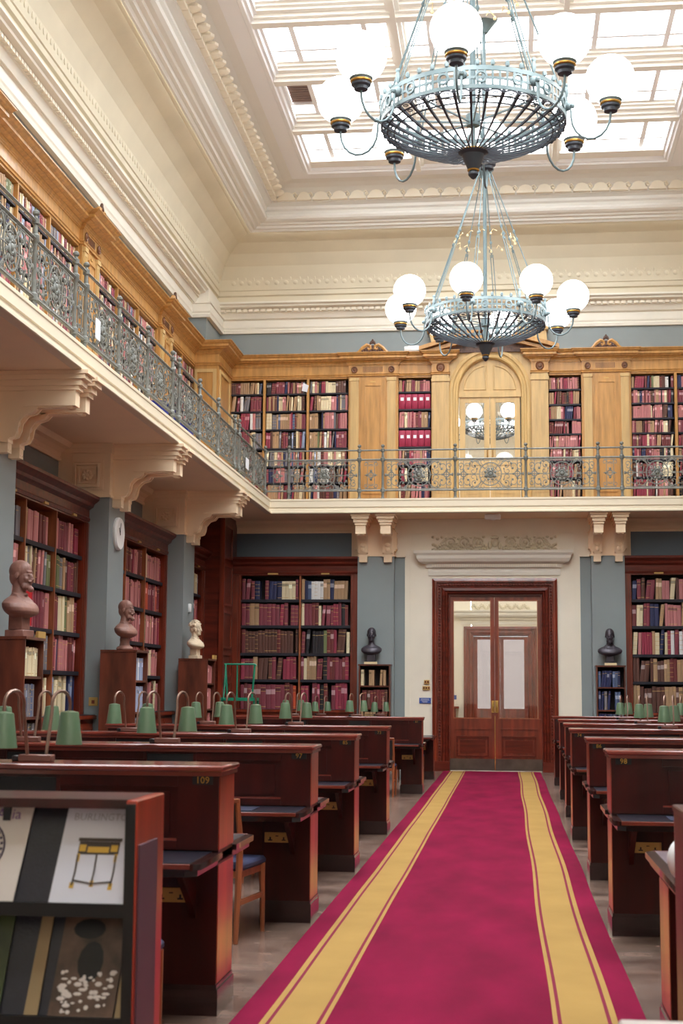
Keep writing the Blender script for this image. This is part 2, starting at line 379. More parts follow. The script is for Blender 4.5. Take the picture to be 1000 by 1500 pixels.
# ------------------------------------------------------------------ skylight
sk = thing('window_1', None, None, (-.27, 16, 11.2), kind='structure')
gx = [SX0+.15, -1.6, -1.43, .89, 1.06, SX1-.15]
fb = MB()
secs = [(SX0+.15, -1.60), (-1.43, .89), (1.06, SX1-.15)]
for x in (-1.515, .975):                                   # longitudinal beams
    fb.box(x-.10, x+.10, SY0, SY1, 11.2, 11.46); fb.box(x-.04, x+.04, SY0, SY1, 11.12, 11.2); fb.box(x-.14, x+.14, SY0, SY1, 11.3, 11.46)
rows = [30.4-2.4*k for k in range(13)]
for k in range(14):
    yc = 31.6-2.4*k
    if k == 0: fb.box(SX0, SX1, 31.12, SY1, 11.24, 11.46); continue
    if k == 13: fb.box(SX0, SX1, SY0, .86, 11.24, 11.46); continue
    for d, z0 in ((.47, 11.34), (.38, 11.30), (.30, 11.25), (.18, 11.19), (.10, 11.13)): fb.box(SX0+.05, SX1-.05, yc-d, yc+d, z0, z0+.08)
    fb.box(SX0+.05, SX1-.05, yc-.30, yc+.30, 11.3, 11.46)
fb.box(SX0-.1, SX0+.15, SY0, SY1, 11.26, 11.46); fb.box(SX1-.15, SX1+.1, SY0, SY1, 11.26, 11.46)
mk('beam', fb, 'frame_white', sk, fix=False)
bars = MB(); far = MB()
for k, yc in enumerate(rows):
    for si, (a, b) in enumerate(secs):
        wd = b-a; xs = [a, a+.40, b-.40, b]
        for x in (xs[1], xs[2]): bars.box(x-.04, x+.04, yc-.73, yc+.73, 11.33, 11.44)
        ys = [yc-.73, yc+.27, yc+.73]
        bars.box(a, b, ys[1]-.035, ys[1]+.035, 11.33, 11.44)
        for i in range(3):
            for j in range(2):
                if k == 1 and si == 0 and i == 0 and j == 0:
                    lv = MB().box(xs[0]+.02, xs[1]-.03, ys[0], ys[1]-.03, 11.42, 11.45)
                    for t in range(9): lv.box(xs[0]+.02, xs[1]-.03, ys[0]+.05+t*.1, ys[0]+.09+t*.1, 11.34, 11.42)
                    mk('louvre_vent', lv, 'louvre', sk); continue
                m_ = MB() if k < 4 else far
                m_.box(xs[i]-.03, xs[i+1]+.03, ys[j]-.02, ys[j+1]+.02, 11.44, 11.452)
                if k < 4: mk('pane', m_, 'sky_glass', sk, smooth=False, fix=False)
mk('glazing_bars', bars, 'bar_grey', sk, fix=False, kind='stuff')
mk('distant_panes', far, 'sky_glass', sk, smooth=False, kind='stuff', fix=False)

# ------------------------------------------------------------------ lower piers, consoles
FL = lambda y0: Fr((LW, y0, 0), (0, 1), (1, 0))
FRt = lambda y0: Fr((mir(LW), y0, 0), (0, -1), (-1, 0))
FB = lambda x0, yb=LB: Fr((x0, yb, 0), (1, 0), (0, -1))
def console_mb(F, a0, wd, b0, out):     # one scrolled console; b0 = pier face, out = reach
    m = MB(F); P = lambda b, c, t: (t, b, c)
    for dz0, dz1, ex, eb in ((4.955, 5.0, .085, 0), (4.90, 4.955, .065, -.03), (4.83, 4.90, .035, -.07), (4.78, 4.83, .015, -.10)):
        m.box(a0-ex, a0+wd+ex, b0-.02, b0+out+eb, dz0, dz1)
    f = b0+out-.13
    m.box(a0, a0+wd, b0+.25, f, 4.60, 4.78); m.box(a0+.02, a0+wd-.02, b0+.3, f-.03, 4.585, 4.60)
    pr = [(b0-.01, 4.78), (b0+.30, 4.78), (b0+.36, 4.60), (b0+.355, 4.575), (b0+.33, 4.545), (b0+.29, 4.525), (b0+.25, 4.51), (b0+.215, 4.485), (b0+.19, 4.45), (b0+.175, 4.40), (b0+.17, 4.35), (b0+.165, 4.30), (b0+.15, 4.26), (b0+.12, 4.235), (b0+.11, 4.21), (b0+.11, 4.08), (b0-.01, 4.08)]
    m.prism(pr, a0+.02, a0+wd-.02, P=P)
    m.ell((a0+wd/2, b0+.185, 4.42), (wd*.30, .025, .045), 8, 6); m.ell((a0+wd/2, b0+.168, 4.33), (wd*.24, .022, .055), 8, 6)
    for q in (.0, .86): m.prism([(b0+.13, 4.24), (b0+.18, 4.26), (b0+.205, 4.33), (b0+.215, 4.42), (b0+.27, 4.50), (b0+.35, 4.53), (b0+.39, 4.59), (b0+.36, 4.60), (b0+.30, 4.55), (b0+.20, 4.50), (b0+.16, 4.4)], a0+wd*q, a0+wd*(q+.14), P=P)
    m.box(a0-.005, a0+wd+.005, b0, b0+.115, 4.19, 4.23)
    for q in (.3, .7): m.ell((a0+wd*q, b0+.105, 4.11), .012, 6, 4)
    for q in (.25, .75): m.ell((a0+wd*q, f-.06, 4.585), (.03, .04, .02), 6, 4)
    return m
def pier(F, W, bf, parent, rosette=True, gap=.46, wide=.19, out=.88):
    p = mk('pier', MB(F).box(0, W, 0, bf, 0, 4.2), 'blue_paint', parent)
    m = MB(F).box(0, W, 0, bf, 4.2, 5.0).box(-.03, W+.03, 0, bf+.02, 4.2, 4.235).box(-.05, W+.05, 0, bf+.03, 4.93, 5.0).box(-.03, W+.03, 0, bf+.02, 4.86, 4.93)
    m.box(-.02, 0, 0, .18, 4.235, 4.86)
    if rosette:
        for sgn, ax in ((-1, 0), (1, W)):
            c0, cz = bf*.56, 4.53
            for h, t in ((.22, .02), (.18, .05), (.125, .02)):
                a = ax+sgn*t
                for (b0, b1, z0, z1) in ((c0-h, c0+h, cz+h-.03, cz+h), (c0-h, c0+h, cz-h, cz-h+.03), (c0-h, c0-h+.03, cz-h, cz+h), (c0+h-.03, c0+h, cz-h, cz+h)):
                    m.box(ax, a, b0, b1, z0, z1)
            for t in range(8):
                q = t*math.pi/4; m.ell((ax+sgn*.02, c0+.055*math.cos(q), cz+.055*math.sin(q)), (.03, .03, .03), 6, 4)
            m.ell((ax+sgn*.02, c0, cz), (.02, .03, .03), 6, 4)
    mk('capital', m, 'soffit', p)
    mid = W/2
    for c in (mid-gap/2, mid+gap/2): mk('console', console_mb(F, c-wide/2, wide, bf, out), 'soffit', p)
    return p
PIERY = [7.1, 12.5, 17.9, 23.3, 28.7]
for y0 in PIERY[1:]:
    pier(FL(y0), .95, .70, wl); pier(FRt(y0+.95), .95, .70, wr)
pier(FB(-2.86), .68, .55, wb, gap=.46); pier(FB(1.72), .68, .55, wb, gap=.44)
# blue returns beside the piers, cream door bay
mk('return_strip', MB().box(-2.2, -1.99, 33.68, LB, 0, 4.2), 'blue_paint', wb); mk('return_strip', MB().box(1.50, 1.74, 33.68, LB, 0, 4.2), 'blue_paint', wb)
bay = MB().box(-1.99, DX0, 33.66, LB, 0, 5.0).box(DX1, 1.50, 33.66, LB, 0, 5.0).box(DX0, DX1, 33.66, LB, DZ, 5.0)
bay.box(-2.2, -1.99, 33.70, LB, 4.2, 5.0).box(1.5, 1.74, 33.70, LB, 4.2, 5.0).box(-2.22, -1.98, 33.62, LB, 4.2, 4.24).box(1.49, 1.76, 33.62, LB, 4.2, 4.24)
for x0, x1 in ((-1.95, -1.89), (1.38, 1.44)): bay.box(x0, x1, 33.64, 33.66, 0, 4.75)
bay.box(-1.95, 1.44, 33.64, 33.66, 4.69, 4.75)
mk('door_bay_plaster', bay, 'cream', wb)
# soffit crown over the friezes
cr = [(0, 4.74), (.03, 4.74), (.04, 4.78), (.02, 4.80), (.04, 4.86), (.10, 4.91), (.16, 4.93), (.18, 4.97), (.2, 5.0), (0, 5.0)]
def crown(F, a0, a1, b, parent):
    m = MB(lambda p, q, h: F(p, q, h)); m.sweep([(a0, b), (a1, b)], cr); mk('crown', m, 'soffit', parent)
for y0 in (13.45, 18.85, 24.25): crown(FL(y0), 0, 4.45, 0, wl); crown(FRt(y0+4.45), 0, 4.45, 0, wr)
crown(FL(29.65), 0, 2.55, 0, wl); crown(FB(-5.35), 0, 2.49, 0, wb); crown(FB(2.40), 0, 2.4, 0, wb)
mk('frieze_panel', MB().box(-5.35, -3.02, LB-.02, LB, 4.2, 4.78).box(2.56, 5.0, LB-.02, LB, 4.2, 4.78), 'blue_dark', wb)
mk('frieze_margin', MB().box(-3.02, -2.86, LB-.06, LB, 4.2, 5.0).box(2.40, 2.56, LB-.06, LB, 4.2, 5.0), 'soffit', wb)

# ------------------------------------------------------------------ gallery slab and fascia
GX, GY = -4.47, 32.48
slab = MB().box(-6.5, GX-.02, YF, LB+.4, 5.0035, 5.24).box(mir(GX)+.02, 6.0, YF, LB+.4, 5.0035, 5.24).box(GX-.05, mir(GX)+.05, GY+.02, LB+.4, 5.0035, 5.24)
gal = mk('gallery_floor', slab, 'soffit', kind='structure')
pth = [(mir(GX), YF), (mir(GX), GY), (GX, GY), (GX, YF)]
mk('gallery_fascia', MB().sweep(pth, [(-.06, 5.006), (-.04, 5.002), (.05, 5.002), (.06, 5.01), (.06, 5.04), (.03, 5.05), (.03, 5.08), (.015, 5.09), (.015, 5.12), (.035, 5.13), (.035, 5.24), (.045, 5.25), (.045, 5.285), (-.3, 5.29), (-.3, 5.2)]), 'fascia_paint', gal)
# ------------------------------------------------------------------ books
def col(c, j=.12):
    k = 1+random.uniform(-j, j); return tuple(max(0, min(1, v*k)) for v in s2l(c))
PAL = {
 'maroon': (126, 54, 66), 'dark red': (112, 48, 48), 'crimson': (148, 52, 72), 'dusty pink': (186, 118, 118), 'brown': (94, 58, 48), 'tan': (172, 138, 104), 'cream': (222, 206, 170),
 'navy': (40, 44, 82), 'slate blue': (78, 92, 124), 'dark green': (52, 66, 52), 'olive': (110, 118, 78), 'grey': (120, 116, 122), 'scarlet': (196, 26, 36), 'black': (36, 30, 34), 'orange': (188, 74, 44), 'white': (226, 224, 222), 'pale blue': (150, 162, 190)}
ST_PINK = [('dusty pink', 12), ('maroon', 4), ('crimson', 1.5), ('cream', 2), ('tan', 2), ('olive', 1), ('grey', 1), ('dark red', 2), ('orange', .4), ('navy', .8)]
ST_RED = [('maroon', 9), ('crimson', 4), ('dark red', 4), ('brown', 3), ('tan', 1.2), ('navy', 1.3), ('cream', .6), ('black', 1), ('orange', .4), ('olive', .3)]
ST_MIX = [('maroon', 2.5), ('dusty pink', 4), ('tan', 5), ('cream', 4.5), ('brown', 2.5), ('navy', 1.2), ('grey', 3), ('dark red', 1.6), ('olive', 1), ('black', .9), ('slate blue', 1.2), ('crimson', 1.3), ('white', 1), ('pale blue', .6)]
ST_RMIX = [('maroon', 4.5), ('dusty pink', 6), ('tan', 3), ('cream', 2), ('brown', 2.4), ('navy', 1), ('dark red', 3), ('white', .5), ('crimson', 2.2), ('black', .6), ('olive', .6)]
ST_OLD = [('tan', 6), ('brown', 6), ('dark red', 1)]
ST_NAVY = [('navy', 6), ('slate blue', 1), ('grey', 2)]
ST_PALE = [('pale blue', 6), ('grey', 1), ('white', 1)]
def pick(st):
    t = random.uniform(0, sum(w for _, w in st))
    for n, w_ in st:
        t -= w_
        if t <= 0: return n
    return st[0][0]
GOLD = s2l((196, 158, 96)); PAGE = s2l((214, 198, 170))
def book_geo(mb, a0, wd, b1, dp, c0, h, name, lean=0, deco=None):
    """spine faces the room at b1; rounded spine with bands, page block set back at the top"""
    base = col(PAL[name]); deco = deco if (deco is not None and random.random() < .6) else random.random()
    if deco < .22: zs = [(0, .08, base), (.08, .10, GOLD), (.10, .72, base), (.72, .735, GOLD), (.735, .86, tuple(v*.5 for v in base)), (.86, .875, GOLD), (.875, 1, base)]
    elif deco < .40: zs = [(0, .6, base), (.6, .8, tuple(min(1, v*1.3+.25) for v in base)), (.8, 1, base)]
    elif deco < .50: zs = [(0, .2, base), (.2, .215, GOLD), (.215, .4, base), (.4, .415, GOLD), (.415, .6, base), (.6, .615, GOLD), (.615, .8, base), (.8, .815, GOLD), (.815, 1, base)]
    elif deco < .8: zs = [(0, .70+deco*.2, base), (.70+deco*.2, .72+deco*.2, GOLD), (.72+deco*.2, 1, base)]
    else: zs = [(0, 1, base)]
    prof = [(0, b1-dp), (0, b1-.006), (.28, b1), (.72, b1), (1, b1-.006), (1, b1-dp)]
    vs = []; fs = []; cs = []
    hs = [0]+[z[1] for z in zs]
    for hh in hs:
        for p, b in prof: vs.append((a0+p*wd+lean*hh*h, b, c0+hh*h))
    k = len(prof)
    for i, z in enumerate(zs):
        for j in range(k-1):
            fs.append((i*k+j, i*k+j+1, (i+1)*k+j+1, (i+1)*k+j)); cs.append(z[2] if 1 <= j <= 3 else base)
    n = len(hs)-1
    fs.append(tuple(n*k+j for j in (0, 1, 2, 3, 4, 5))); cs.append(PAGE)
    fs.append((0, 5, n*k+5, n*k)); cs.append(base)
    mb.add(vs, fs, 0, cs)
STUFF = MB()
NTH = ['first', 'second', 'third', 'fourth', 'fifth', 'sixth', 'seventh', 'eighth', 'ninth', 'tenth', 'eleventh', 'twelfth', 'thirteenth', 'fourteenth', 'fifteenth', 'sixteenth', 'seventeenth', 'eighteenth', 'nineteenth', 'twentieth', 'twenty-first', 'twenty-second']
NB = [0]
def fill(F, a0, a1, b1, z0, zt, st, where=None, group=None, th=(.05, .1), hr=(.84, .985), dp=.26, runs=True, gapp=.04, mx=300):
    a = a0+.01; k = 0; prev = ''; left = 0; h0 = 0; ln = 0
    clear = zt-z0
    while True:
        if left <= 0:
            a += ln*h0*1.02 if k else 0
            name = pick(st); left = random.choice([1, 1, 1, 1, 1, 2, 2, 4]) if runs else 1
            h0 = clear*random.uniform(*hr); t0 = random.uniform(*th); d0 = random.random(); ln = 0 if random.random() < .72 else random.uniform(.02, .12)
            if random.random() < gapp: a += random.uniform(.03, .1)
        left -= 1
        wd = t0*random.uniform(.92, 1.08); h = h0*random.uniform(.985, 1.01)
        if a+wd+ln*h > a1-.005: break
        bb = b1-random.uniform(0, .02)
        if where and NB[0] < mx:
            m = MB(F); book_geo(m, a, wd-.002, bb, dp, z0+.001, h, name, ln, d0)
            o = mk('book', m, 'book_cover', loc=F(a+wd/2, bb, z0), smooth=False, fix=False)
            tag(o, '%s book, %s from left, %s' % (name, NTH[min(k, 21)], where), 'book', group); NB[0] += 1
        else:
            STUFF.T = F; book_geo(STUFF, a, wd-.002, bb, dp, z0+.001, h, name, ln, d0); STUFF.T = ID
        a += wd+.0005; k += 1

# ------------------------------------------------------------------ lower mahogany bookcases
LZ = [1.22, 1.795, 2.32, 2.86, 3.37, 3.84]
SH = ['bottom shelf', 'fourth shelf', 'middle shelf', 'second shelf', 'top shelf']
def lower_case(F, W, nc, label, st, tagname=None, group=None, jam=.13, dep=.42, body='mahogany', th=(.06, .12), colnames=('left', 'middle', 'right'), books=True, stf=None):
    t = thing('mahogany_bookcase', label, 'bookcase', F(W/2, dep/2, 0))
    base = MB(F).box(0, W, 0, dep+.14, 0, 1.14).box(-.0, W, 0, dep+.19, 1.14, 1.19)
    mk('base_cabinet', base, body, t); mk('ledge', MB(F).box(.005, W-.005, .01, dep+.17, 1.19, 1.2), 'leather', t)
    nd = nc*2
    for i in range(nd):
        a0 = .06+i*(W-.12)/nd; a1 = a0+(W-.12)/nd-.03
        d = MB(F).box(a0, a1, dep+.14, dep+.16, .12, 1.08)
        for (p, q, r, s_) in ((a0+.04, a1-.04, 1.0, 1.03), (a0+.04, a1-.04, .17, .2), (a0+.04, a0+.07, .17, 1.03), (a1-.07, a1-.04, .17, 1.03)): d.box(p, q, dep+.16, dep+.175, r, s_)
        dd = mk('cabinet_door', d, body, t); mk('knob', MB(F).ell((a1-.02 if i % 2 == 0 else a0+.02, dep+.17, .66), .014, 8, 6), 'brass', dd)
    mk('back_panel', MB(F).box(.02, W-.02, 0, .03, 1.2, 3.9), 'case_back', t)
    mk('jamb', MB(F).box(0, jam, 0, dep-.01, 1.2, 3.84).box(.0, jam-.05, dep-.01, dep+.02, 1.2, 3.84).box(jam-.03, jam-.01, dep-.01, dep+.01, 1.2, 3.84), body, t)
    mk('jamb', MB(F).box(W-jam, W, 0, dep-.01, 1.2, 3.84).box(W-jam+.05, W, dep-.01, dep+.02, 1.2, 3.84).box(W-jam+.01, W-jam+.03, dep-.01, dep+.01, 1.2, 3.84), body, t)
    hd = MB(F).box(0, W, 0, dep, 3.84, 4.19)
    hd.sweep([(W, -dep), (0, -dep)] if False else [(0, 0), (1, 0)], [(0, 0), (0, .001)]) if False else None
    mk('header', hd, body, t)
    hp = MB(lambda p, q, h: F(p, q, h)); hp.sweep([(0, dep), (W, dep)], [(-.02, 3.86), (.02, 3.86), (.03, 3.90), (.015, 3.92), (.015, 4.02), (.04, 4.04), (.07, 4.06), (.08, 4.10), (.13, 4.14), (.15, 4.16), (.15, 4.2), (-.02, 4.2)])
    mk('cornice', hp, 'mahogany_dark' if body == 'mahogany' else body, t)
    cw = (W-2*jam)/nc
    for i in range(nc):
        mk('label_holder', MB(F).box(jam+(i+.5)*cw-.09, jam+(i+.5)*cw+.09, dep+.0, dep+.035, 3.855, 3.885), 'brass_plate', t)
    for i in range(1, nc):
        mk('upright', MB(F).box(jam+i*cw-.02, jam+i*cw+.02, .03, dep-.02, 1.2, 3.84), 'chair_wood' if body == 'mahogany' else body, t)
    for i in range(nc):
        a0 = jam+i*cw+(.02 if i else 0); a1 = jam+(i+1)*cw-(.02 if i < nc-1 else 0)
        for s_ in range(5):
            if s_: mk('shelf', MB(F).box(a0, a1, .03, dep-.04, LZ[s_]-.035, LZ[s_]).box(a0, a1, dep-.045, dep-.035, LZ[s_]-.055, LZ[s_]+.0), 'shelf_black', t)
            z0 = LZ[s_] if s_ else 1.2
            if not books: continue
            stx = stf(i, s_) if stf else st
            wh = ('%s, %s column, %s' % (SH[s_], colnames[i], tagname)) if tagname else None
            fill(F, a0, a1, dep-.06, z0, LZ[s_+1]-.05, stx, wh, group, th=th, dp=.28)
    return t
def st_near(i, s):
    if i == 2 and s == 0: return [('pale blue', 4), ('cream', 3), ('navy', 1)]
    if i == 1 and s == 0: return [('tan', 6), ('cream', 1)]
    if i == 2 and s in (2, 3): return ST_MIX
    if i == 1 and s == 1: return [('olive', 2), ('grey', 2), ('cream', 2), ('dusty pink', 1)]
    return ST_PINK
def st_back(i, s):
    if i == 0 and s == 4: return [('maroon', 5), ('navy', 3), ('cream', 2)]
    if i == 1 and s == 4: return [('slate blue', 2), ('tan', 2), ('navy', 2), ('black', 1), ('white', 1)]
    if i == 0 and s == 2: return [('navy', 2), ('dark red', 4), ('brown', 3)]
    return ST_RED
lower_case(FB(-5.35), 2.49, 2, 'mahogany bookcase of maroon volumes left of the double doors', None, 'case left of doors', 'books in the bookcase left of the double doors', jam=.14, th=(.05, .085), colnames=('left', 'right'), stf=st_back)
lower_case(FL(18.85), 4.45, 3, 'tall mahogany bookcase on the left wall, nearest the camera', None, 'nearest left-wall case', 'books in the nearest left-wall bookcase', stf=st_near, th=(.065, .125))
lower_case(FL(24.25), 4.45, 3, 'tall mahogany bookcase on the left wall beyond the clock', ST_PINK)
lower_case(FL(29.65), 2.55, 2, 'short mahogany bookcase on the left wall beside the white marble bust', ST_MIX)
lower_case(FB(2.40), 2.40, 2, 'mahogany bookcase right of the double doors with brown old volumes', None, body='mahogany', stf=lambda i, s: ST_OLD if s < 2 else ST_RMIX, th=(.05, .085))
lower_case(FL(13.45), 4.45, 3, 'mahogany bookcase on the left wall outside the frame', ST_PINK)
for y0, nm in ((18.85, 'nearer'), (24.25, 'farther')): lower_case(FRt(y0+4.45), 4.45, 3, 'mahogany bookcase on the right wall, %s of two' % nm, ST_RMIX)
# corner cupboards (dark mahogany, with open shelves towards the aisle)
cc = thing('trim_7', None, None, (-5.7, 33, 0), kind='structure')
mk('carcass', MB().box(LW, -5.35, 32.2, LB-.0, 0, 5.0), 'mahogany_dark', cc)
m = MB()
for z0, z1 in ((1.25, 1.75), (1.82, 2.3), (2.38, 3.1), (3.2, 4.0), (4.1, 4.8), (.15, 1.1)):
    for (y0, y1, p, q) in ((32.3, 33.3, z1-.05, z1), (32.3, 33.3, z0, z0+.05), (32.3, 32.36, z0, z1), (33.24, 33.3, z0, z1)): m.box(-5.35, -5.33, y0, y1, p, q)
mk('panel_moulding', m, 'mahogany', cc)
mk('corner_post', MB().box(-5.39, -5.31, 32.16, 32.26, 0, 4.9), 'mahogany', cc)

# ------------------------------------------------------------------ upper oak bookcases
UZ = [5.42, 5.75, 6.08, 6.42, 6.78, 7.13, 7.46, 7.72]
UZR = [5.42, 5.80, 6.13, 6.38, 6.63, 6.90, 7.18, 7.46, 7.72]
def upper_case(F, W, cols, label, st, zs=UZ, dep=.27, th=(.026, .05), side=.04, boxes=None, skipcol=()):
    """cols: list of (a0,a1) openings"""
    t = thing('oak_bookcase', label, 'bookcase', F(W/2, dep/2, 5.27))
    mk('plinth', MB(F).box(0, W, 0, dep, 5.25, 5.40), 'oak', t); mk('header', MB(F).box(0, W, 0, dep, 7.72, 8.0), 'oak', t)
    mk('back_panel', MB(F).box(0, W, 0, .02, 5.4, 7.72), 'case_back', t)
    edges = [0]+[x for c in cols for x in c]+[W]
    for i in range(0, len(edges), 2):
        if edges[i+1]-edges[i] > .005: mk('upright', MB(F).box(edges[i], edges[i+1], .02, dep, 5.4, 7.72), 'oak', t)
    for ci, (a0, a1) in enumerate(cols):
        mk('label_holder', MB(F).box((a0+a1)/2-.05, (a0+a1)/2+.05, dep, dep+.01, 7.745, 7.765), 'brass_plate', t)
        for s_ in range(len(zs)-1):
            if s_: mk('shelf', MB(F).box(a0, a1, .02, dep-.02, zs[s_]-.03, zs[s_]), 'shelf_black', t)
            if boxes and s_ in boxes: boxes[s_](F, a0, a1, dep, zs[s_], zs[s_+1]); continue
            fill(F, a0, a1, dep-.03, zs[s_]+(0 if s_ else -.02), zs[s_+1]-.03, st, th=th, dp=.2, hr=(.86, .985), gapp=.012)
    return t
FUB = lambda x0: Fr((x0, YB, 0), (1, 0), (0, -1))
def box_files(F, a0, a1, dep, z0, z1, lab=[0]):
    n = 5; wd = (a1-a0-.02)/n
    for i in range(n):
        c = 'box_file'
        o = mk('box_file', MB(F).box(a0+.01+i*wd, a0+.01+(i+1)*wd-.006, .04, dep-.04, z0+.001, z0+(z1-z0)*.86, ch=.003), 'crimson_card', loc=F(a0+.01+(i+.5)*wd, dep-.04, z0))
        mk('paper_label', MB(F).box(a0+.01+(i+.25)*wd, a0+.01+(i+.75)*wd, dep-.04, dep-.038, z0+.16, z0+.22), 'paper', o)
        row = ['fourth', 'sixth'][min(lab[0]//5, 1)]
        tag(o, 'red box file, %s from left, %s shelf up, oak bookcase left of the arched door' % (NTH[i], row), 'box file', 'red box files in the narrow oak bookcase'); lab[0] += 1
mat('crimson_card', (160, 38, 70), .6)
upper_case(FUB(-5.5), 2.45, [(.0, .78), (.82, 1.62), (1.67, 2.44)], 'oak gallery bookcase in the far left corner, three columns', ST_MIX)
upper_case(FUB(-2.12), .67, [(.02, .65)], 'narrow oak bookcase with red box files left of the arched door', ST_RMIX, boxes={3: box_files, 5: box_files})
upper_case(FUB(.84), .69, [(.02, .67)], 'narrow oak bookcase right of the arched door', ST_RMIX, zs=UZR)
upper_case(FUB(2.48), 2.6, [(.02, .88), (.93, 1.75), (1.8, 2.58)], 'oak gallery bookcase right of the panelled oak door', ST_RMIX, zs=UZR)
FUL = lambda y0: Fr((XL, y0, 0), (0, 1), (1, 0)); FUR = lambda y0: Fr((mir(XL), y0, 0), (0, -1), (-1, 0))
for y0, nm in ((24.25, 'far left gallery'), (18.85, 'middle left gallery'), (13.45, 'near left gallery')):
    upper_case(FUL(y0), 4.45, [(.02, 1.46), (1.51, 2.94), (2.99, 4.43)], 'oak bookcase of three columns, %s bay' % nm, ST_MIX, dep=.32, th=(.03, .055))
    upper_case(FUR(y0+4.45), 4.45, [(.02, 1.46), (1.51, 2.94), (2.99, 4.43)], 'oak bookcase of three columns, right %s' % nm.replace('left ', ''), ST_MIX, dep=.32, th=(.03, .055)) if y0 > 18 else None
upper_case(FUL(29.65), 2.6, [(.02, 1.25), (1.30, 2.5)], 'oak bookcase of two columns beside the corner, left gallery', ST_RMIX, dep=.32, th=(.03, .055))
# oak corner block
cb = thing('trim_8', None, None, (-5.6, 33, 5.27), kind='structure')
mk('carcass', MB().box(-5.63, -5.25, 32.1, YB, 5.27, 8.0).box(XL, -5.63, 32.24, YB, 5.27, 8.0), 'oak', cb)
m = MB()
for (y0, y1, z0, z1) in ((32.2, 33.4, 7.62, 7.68), (32.2, 33.4, 5.5, 5.56), (32.2, 32.26, 5.5, 7.68), (33.34, 33.4, 5.5, 7.68)): m.box(-5.25, -5.235, y0, y1, z0, z1)
for (x0, x1, z0, z1) in ((-5.62, -5.3, 7.62, 7.68), (-5.62, -5.57, 5.5, 7.68), (-5.33, -5.28, 5.5, 7.68)): m.box(x0, x1, 32.085, 32.1, z0, z1)
mk('panel_moulding', m, 'oak_light', cb)

# panelled pilaster units with rosettes and carved crest
def crest(F, ac, b, z, wd, parent):
    m = MB(F)
    for s in (-1, 1):
        pts = [(ac+s*wd*.5, b, z), (ac+s*wd*.42, b, z+.02), (ac+s*wd*.32, b, z+.09), (ac+s*wd*.18, b, z+.15), (ac+s*wd*.08, b, z+.13), (ac+s*wd*.06, b, z+.08), (ac+s*wd*.12, b, z+.06), (ac+s*wd*.16, b, z+.09)]
        m.tube(pts, [.02, .03, .034, .034, .03, .026, .022, .018], 6)
    m.box(ac-wd*.5, ac+wd*.5, b-.05, b+.02, z-.005, z+.02)
    o = mk('crest_scroll', m, 'oak', parent)
    m = MB(F).prism([(ac-wd*.42, z), (ac+wd*.42, z), (ac+wd*.3, z+.06), (ac+wd*.1, z+.14), (ac-wd*.1, z+.14), (ac-wd*.3, z+.06)], b-.03, b-.0, P=lambda a, c, t: (a, t, c))
    for k in range(7):
        q = R(-60+k*20); m.ell((ac+math.sin(q)*.055, b+.01, z+.14+math.cos(q)*.06), (.014, .02, .04), 6, 4, rot=None)
    for k in range(9): m.ell((ac-wd*.32+k*wd*.08, b+.01, z+.035+.02*math.sin(k*2.1)), (.024, .02, .024), 6, 4)
    m.ell((ac, b+.01, z+.22), (.022, .02, .04), 6, 5)
    mk('crest_carving', m, 'carved', parent)
def pil_unit(F, W, dep, label, crest_w=.62):
    t = thing('panelled_pilaster', label, 'panelling', F(W/2, dep/2, 5.27))
    b = dep+.05
    mk('carcass', MB(F).box(0, W, 0, b, 5.25, 8.0), 'oak', t)
    for a0 in (.03, W-.19):
        m = MB(F).box(a0, a0+.16, b, b+.035, 5.4, 7.70)
        for k in range(3): m.box(a0+.035+k*.034, a0+.053+k*.034, b+.035, b+.045, 5.6, 7.6)
        m.box(a0-.01, a0+.17, b, b+.05, 7.66, 7.72).box(a0-.01, a0+.17, b, b+.05, 5.3, 5.42)
        mk('pilaster_strip', m, 'oak_light', t)
        r = MB(F)
        r.T = lambda x, y, z, F=F, a0=a0: F(a0+.08+x, b+.03+y, 7.87+z)
        r.lathe([(.0, 0), (.062, 0), (.062, .012), (.05, .02), (.04, .012), (.025, .012), (.02, .024), (0, .026)], 14, ax='y')
        mk('rosette', r, 'oak_dark', t)
    a0, a1 = .24, W-.24
    d = MB(F).box(a0, a1, b, b+.02, 5.42, 7.68)
    for (p, q, z0, z1) in ((a0+.05, a1-.05, 7.56, 7.60), (a0+.05, a1-.05, 5.5, 5.54), (a0+.05, a0+.08, 5.5, 7.6), (a1-.08, a1-.05, 5.5, 7.6)): d.box(p, q, b+.02, b+.04, z0, z1)
    d.box(a0+.1, a1-.1, b+.02, b+.03, 5.58, 7.52)
    dd = mk('panelled_door', d, 'oak', t)
    mk('label_holder', MB(F).box((a0+a1)/2-.05, (a0+a1)/2+.05, b+.02, b+.03, 7.63, 7.65), 'brass_plate', dd)
    v = MB(F).box(a0+.02, a1-.02, b, b+.01, 7.82, 7.93)
    for k in range(int((a1-a0-.06)/.026)): v.box(a0+.03+k*.026, a0+.044+k*.026, b+.01, b+.02, 7.825, 7.925)
    mk('vent_grille', v, 'oak_dark', t)
    crest(F, W/2, b+.12, 8.17, crest_w, t)
    return t
pil_unit(FUB(-3.05), .93, .27, 'oak panelled pilaster and door with carved crest left of the arched door')
pil_unit(FUB(1.53), .95, .27, 'oak panelled pilaster and yellow-lit door with carved crest right of the arched door')
for y0, nm in ((28.7, 'far'), (23.3, 'middle'), (17.9, 'near')):
    pil_unit(FUL(y0), .95, .32, 'oak panelled pilaster with carved crest, %s one on the left gallery wall' % nm)
for y0, nm in ((28.7, 'far'), (23.3, 'middle')): pil_unit(FUR(y0+.95), .95, .32, 'oak panelled pilaster with carved crest, %s one on the right gallery wall' % nm)
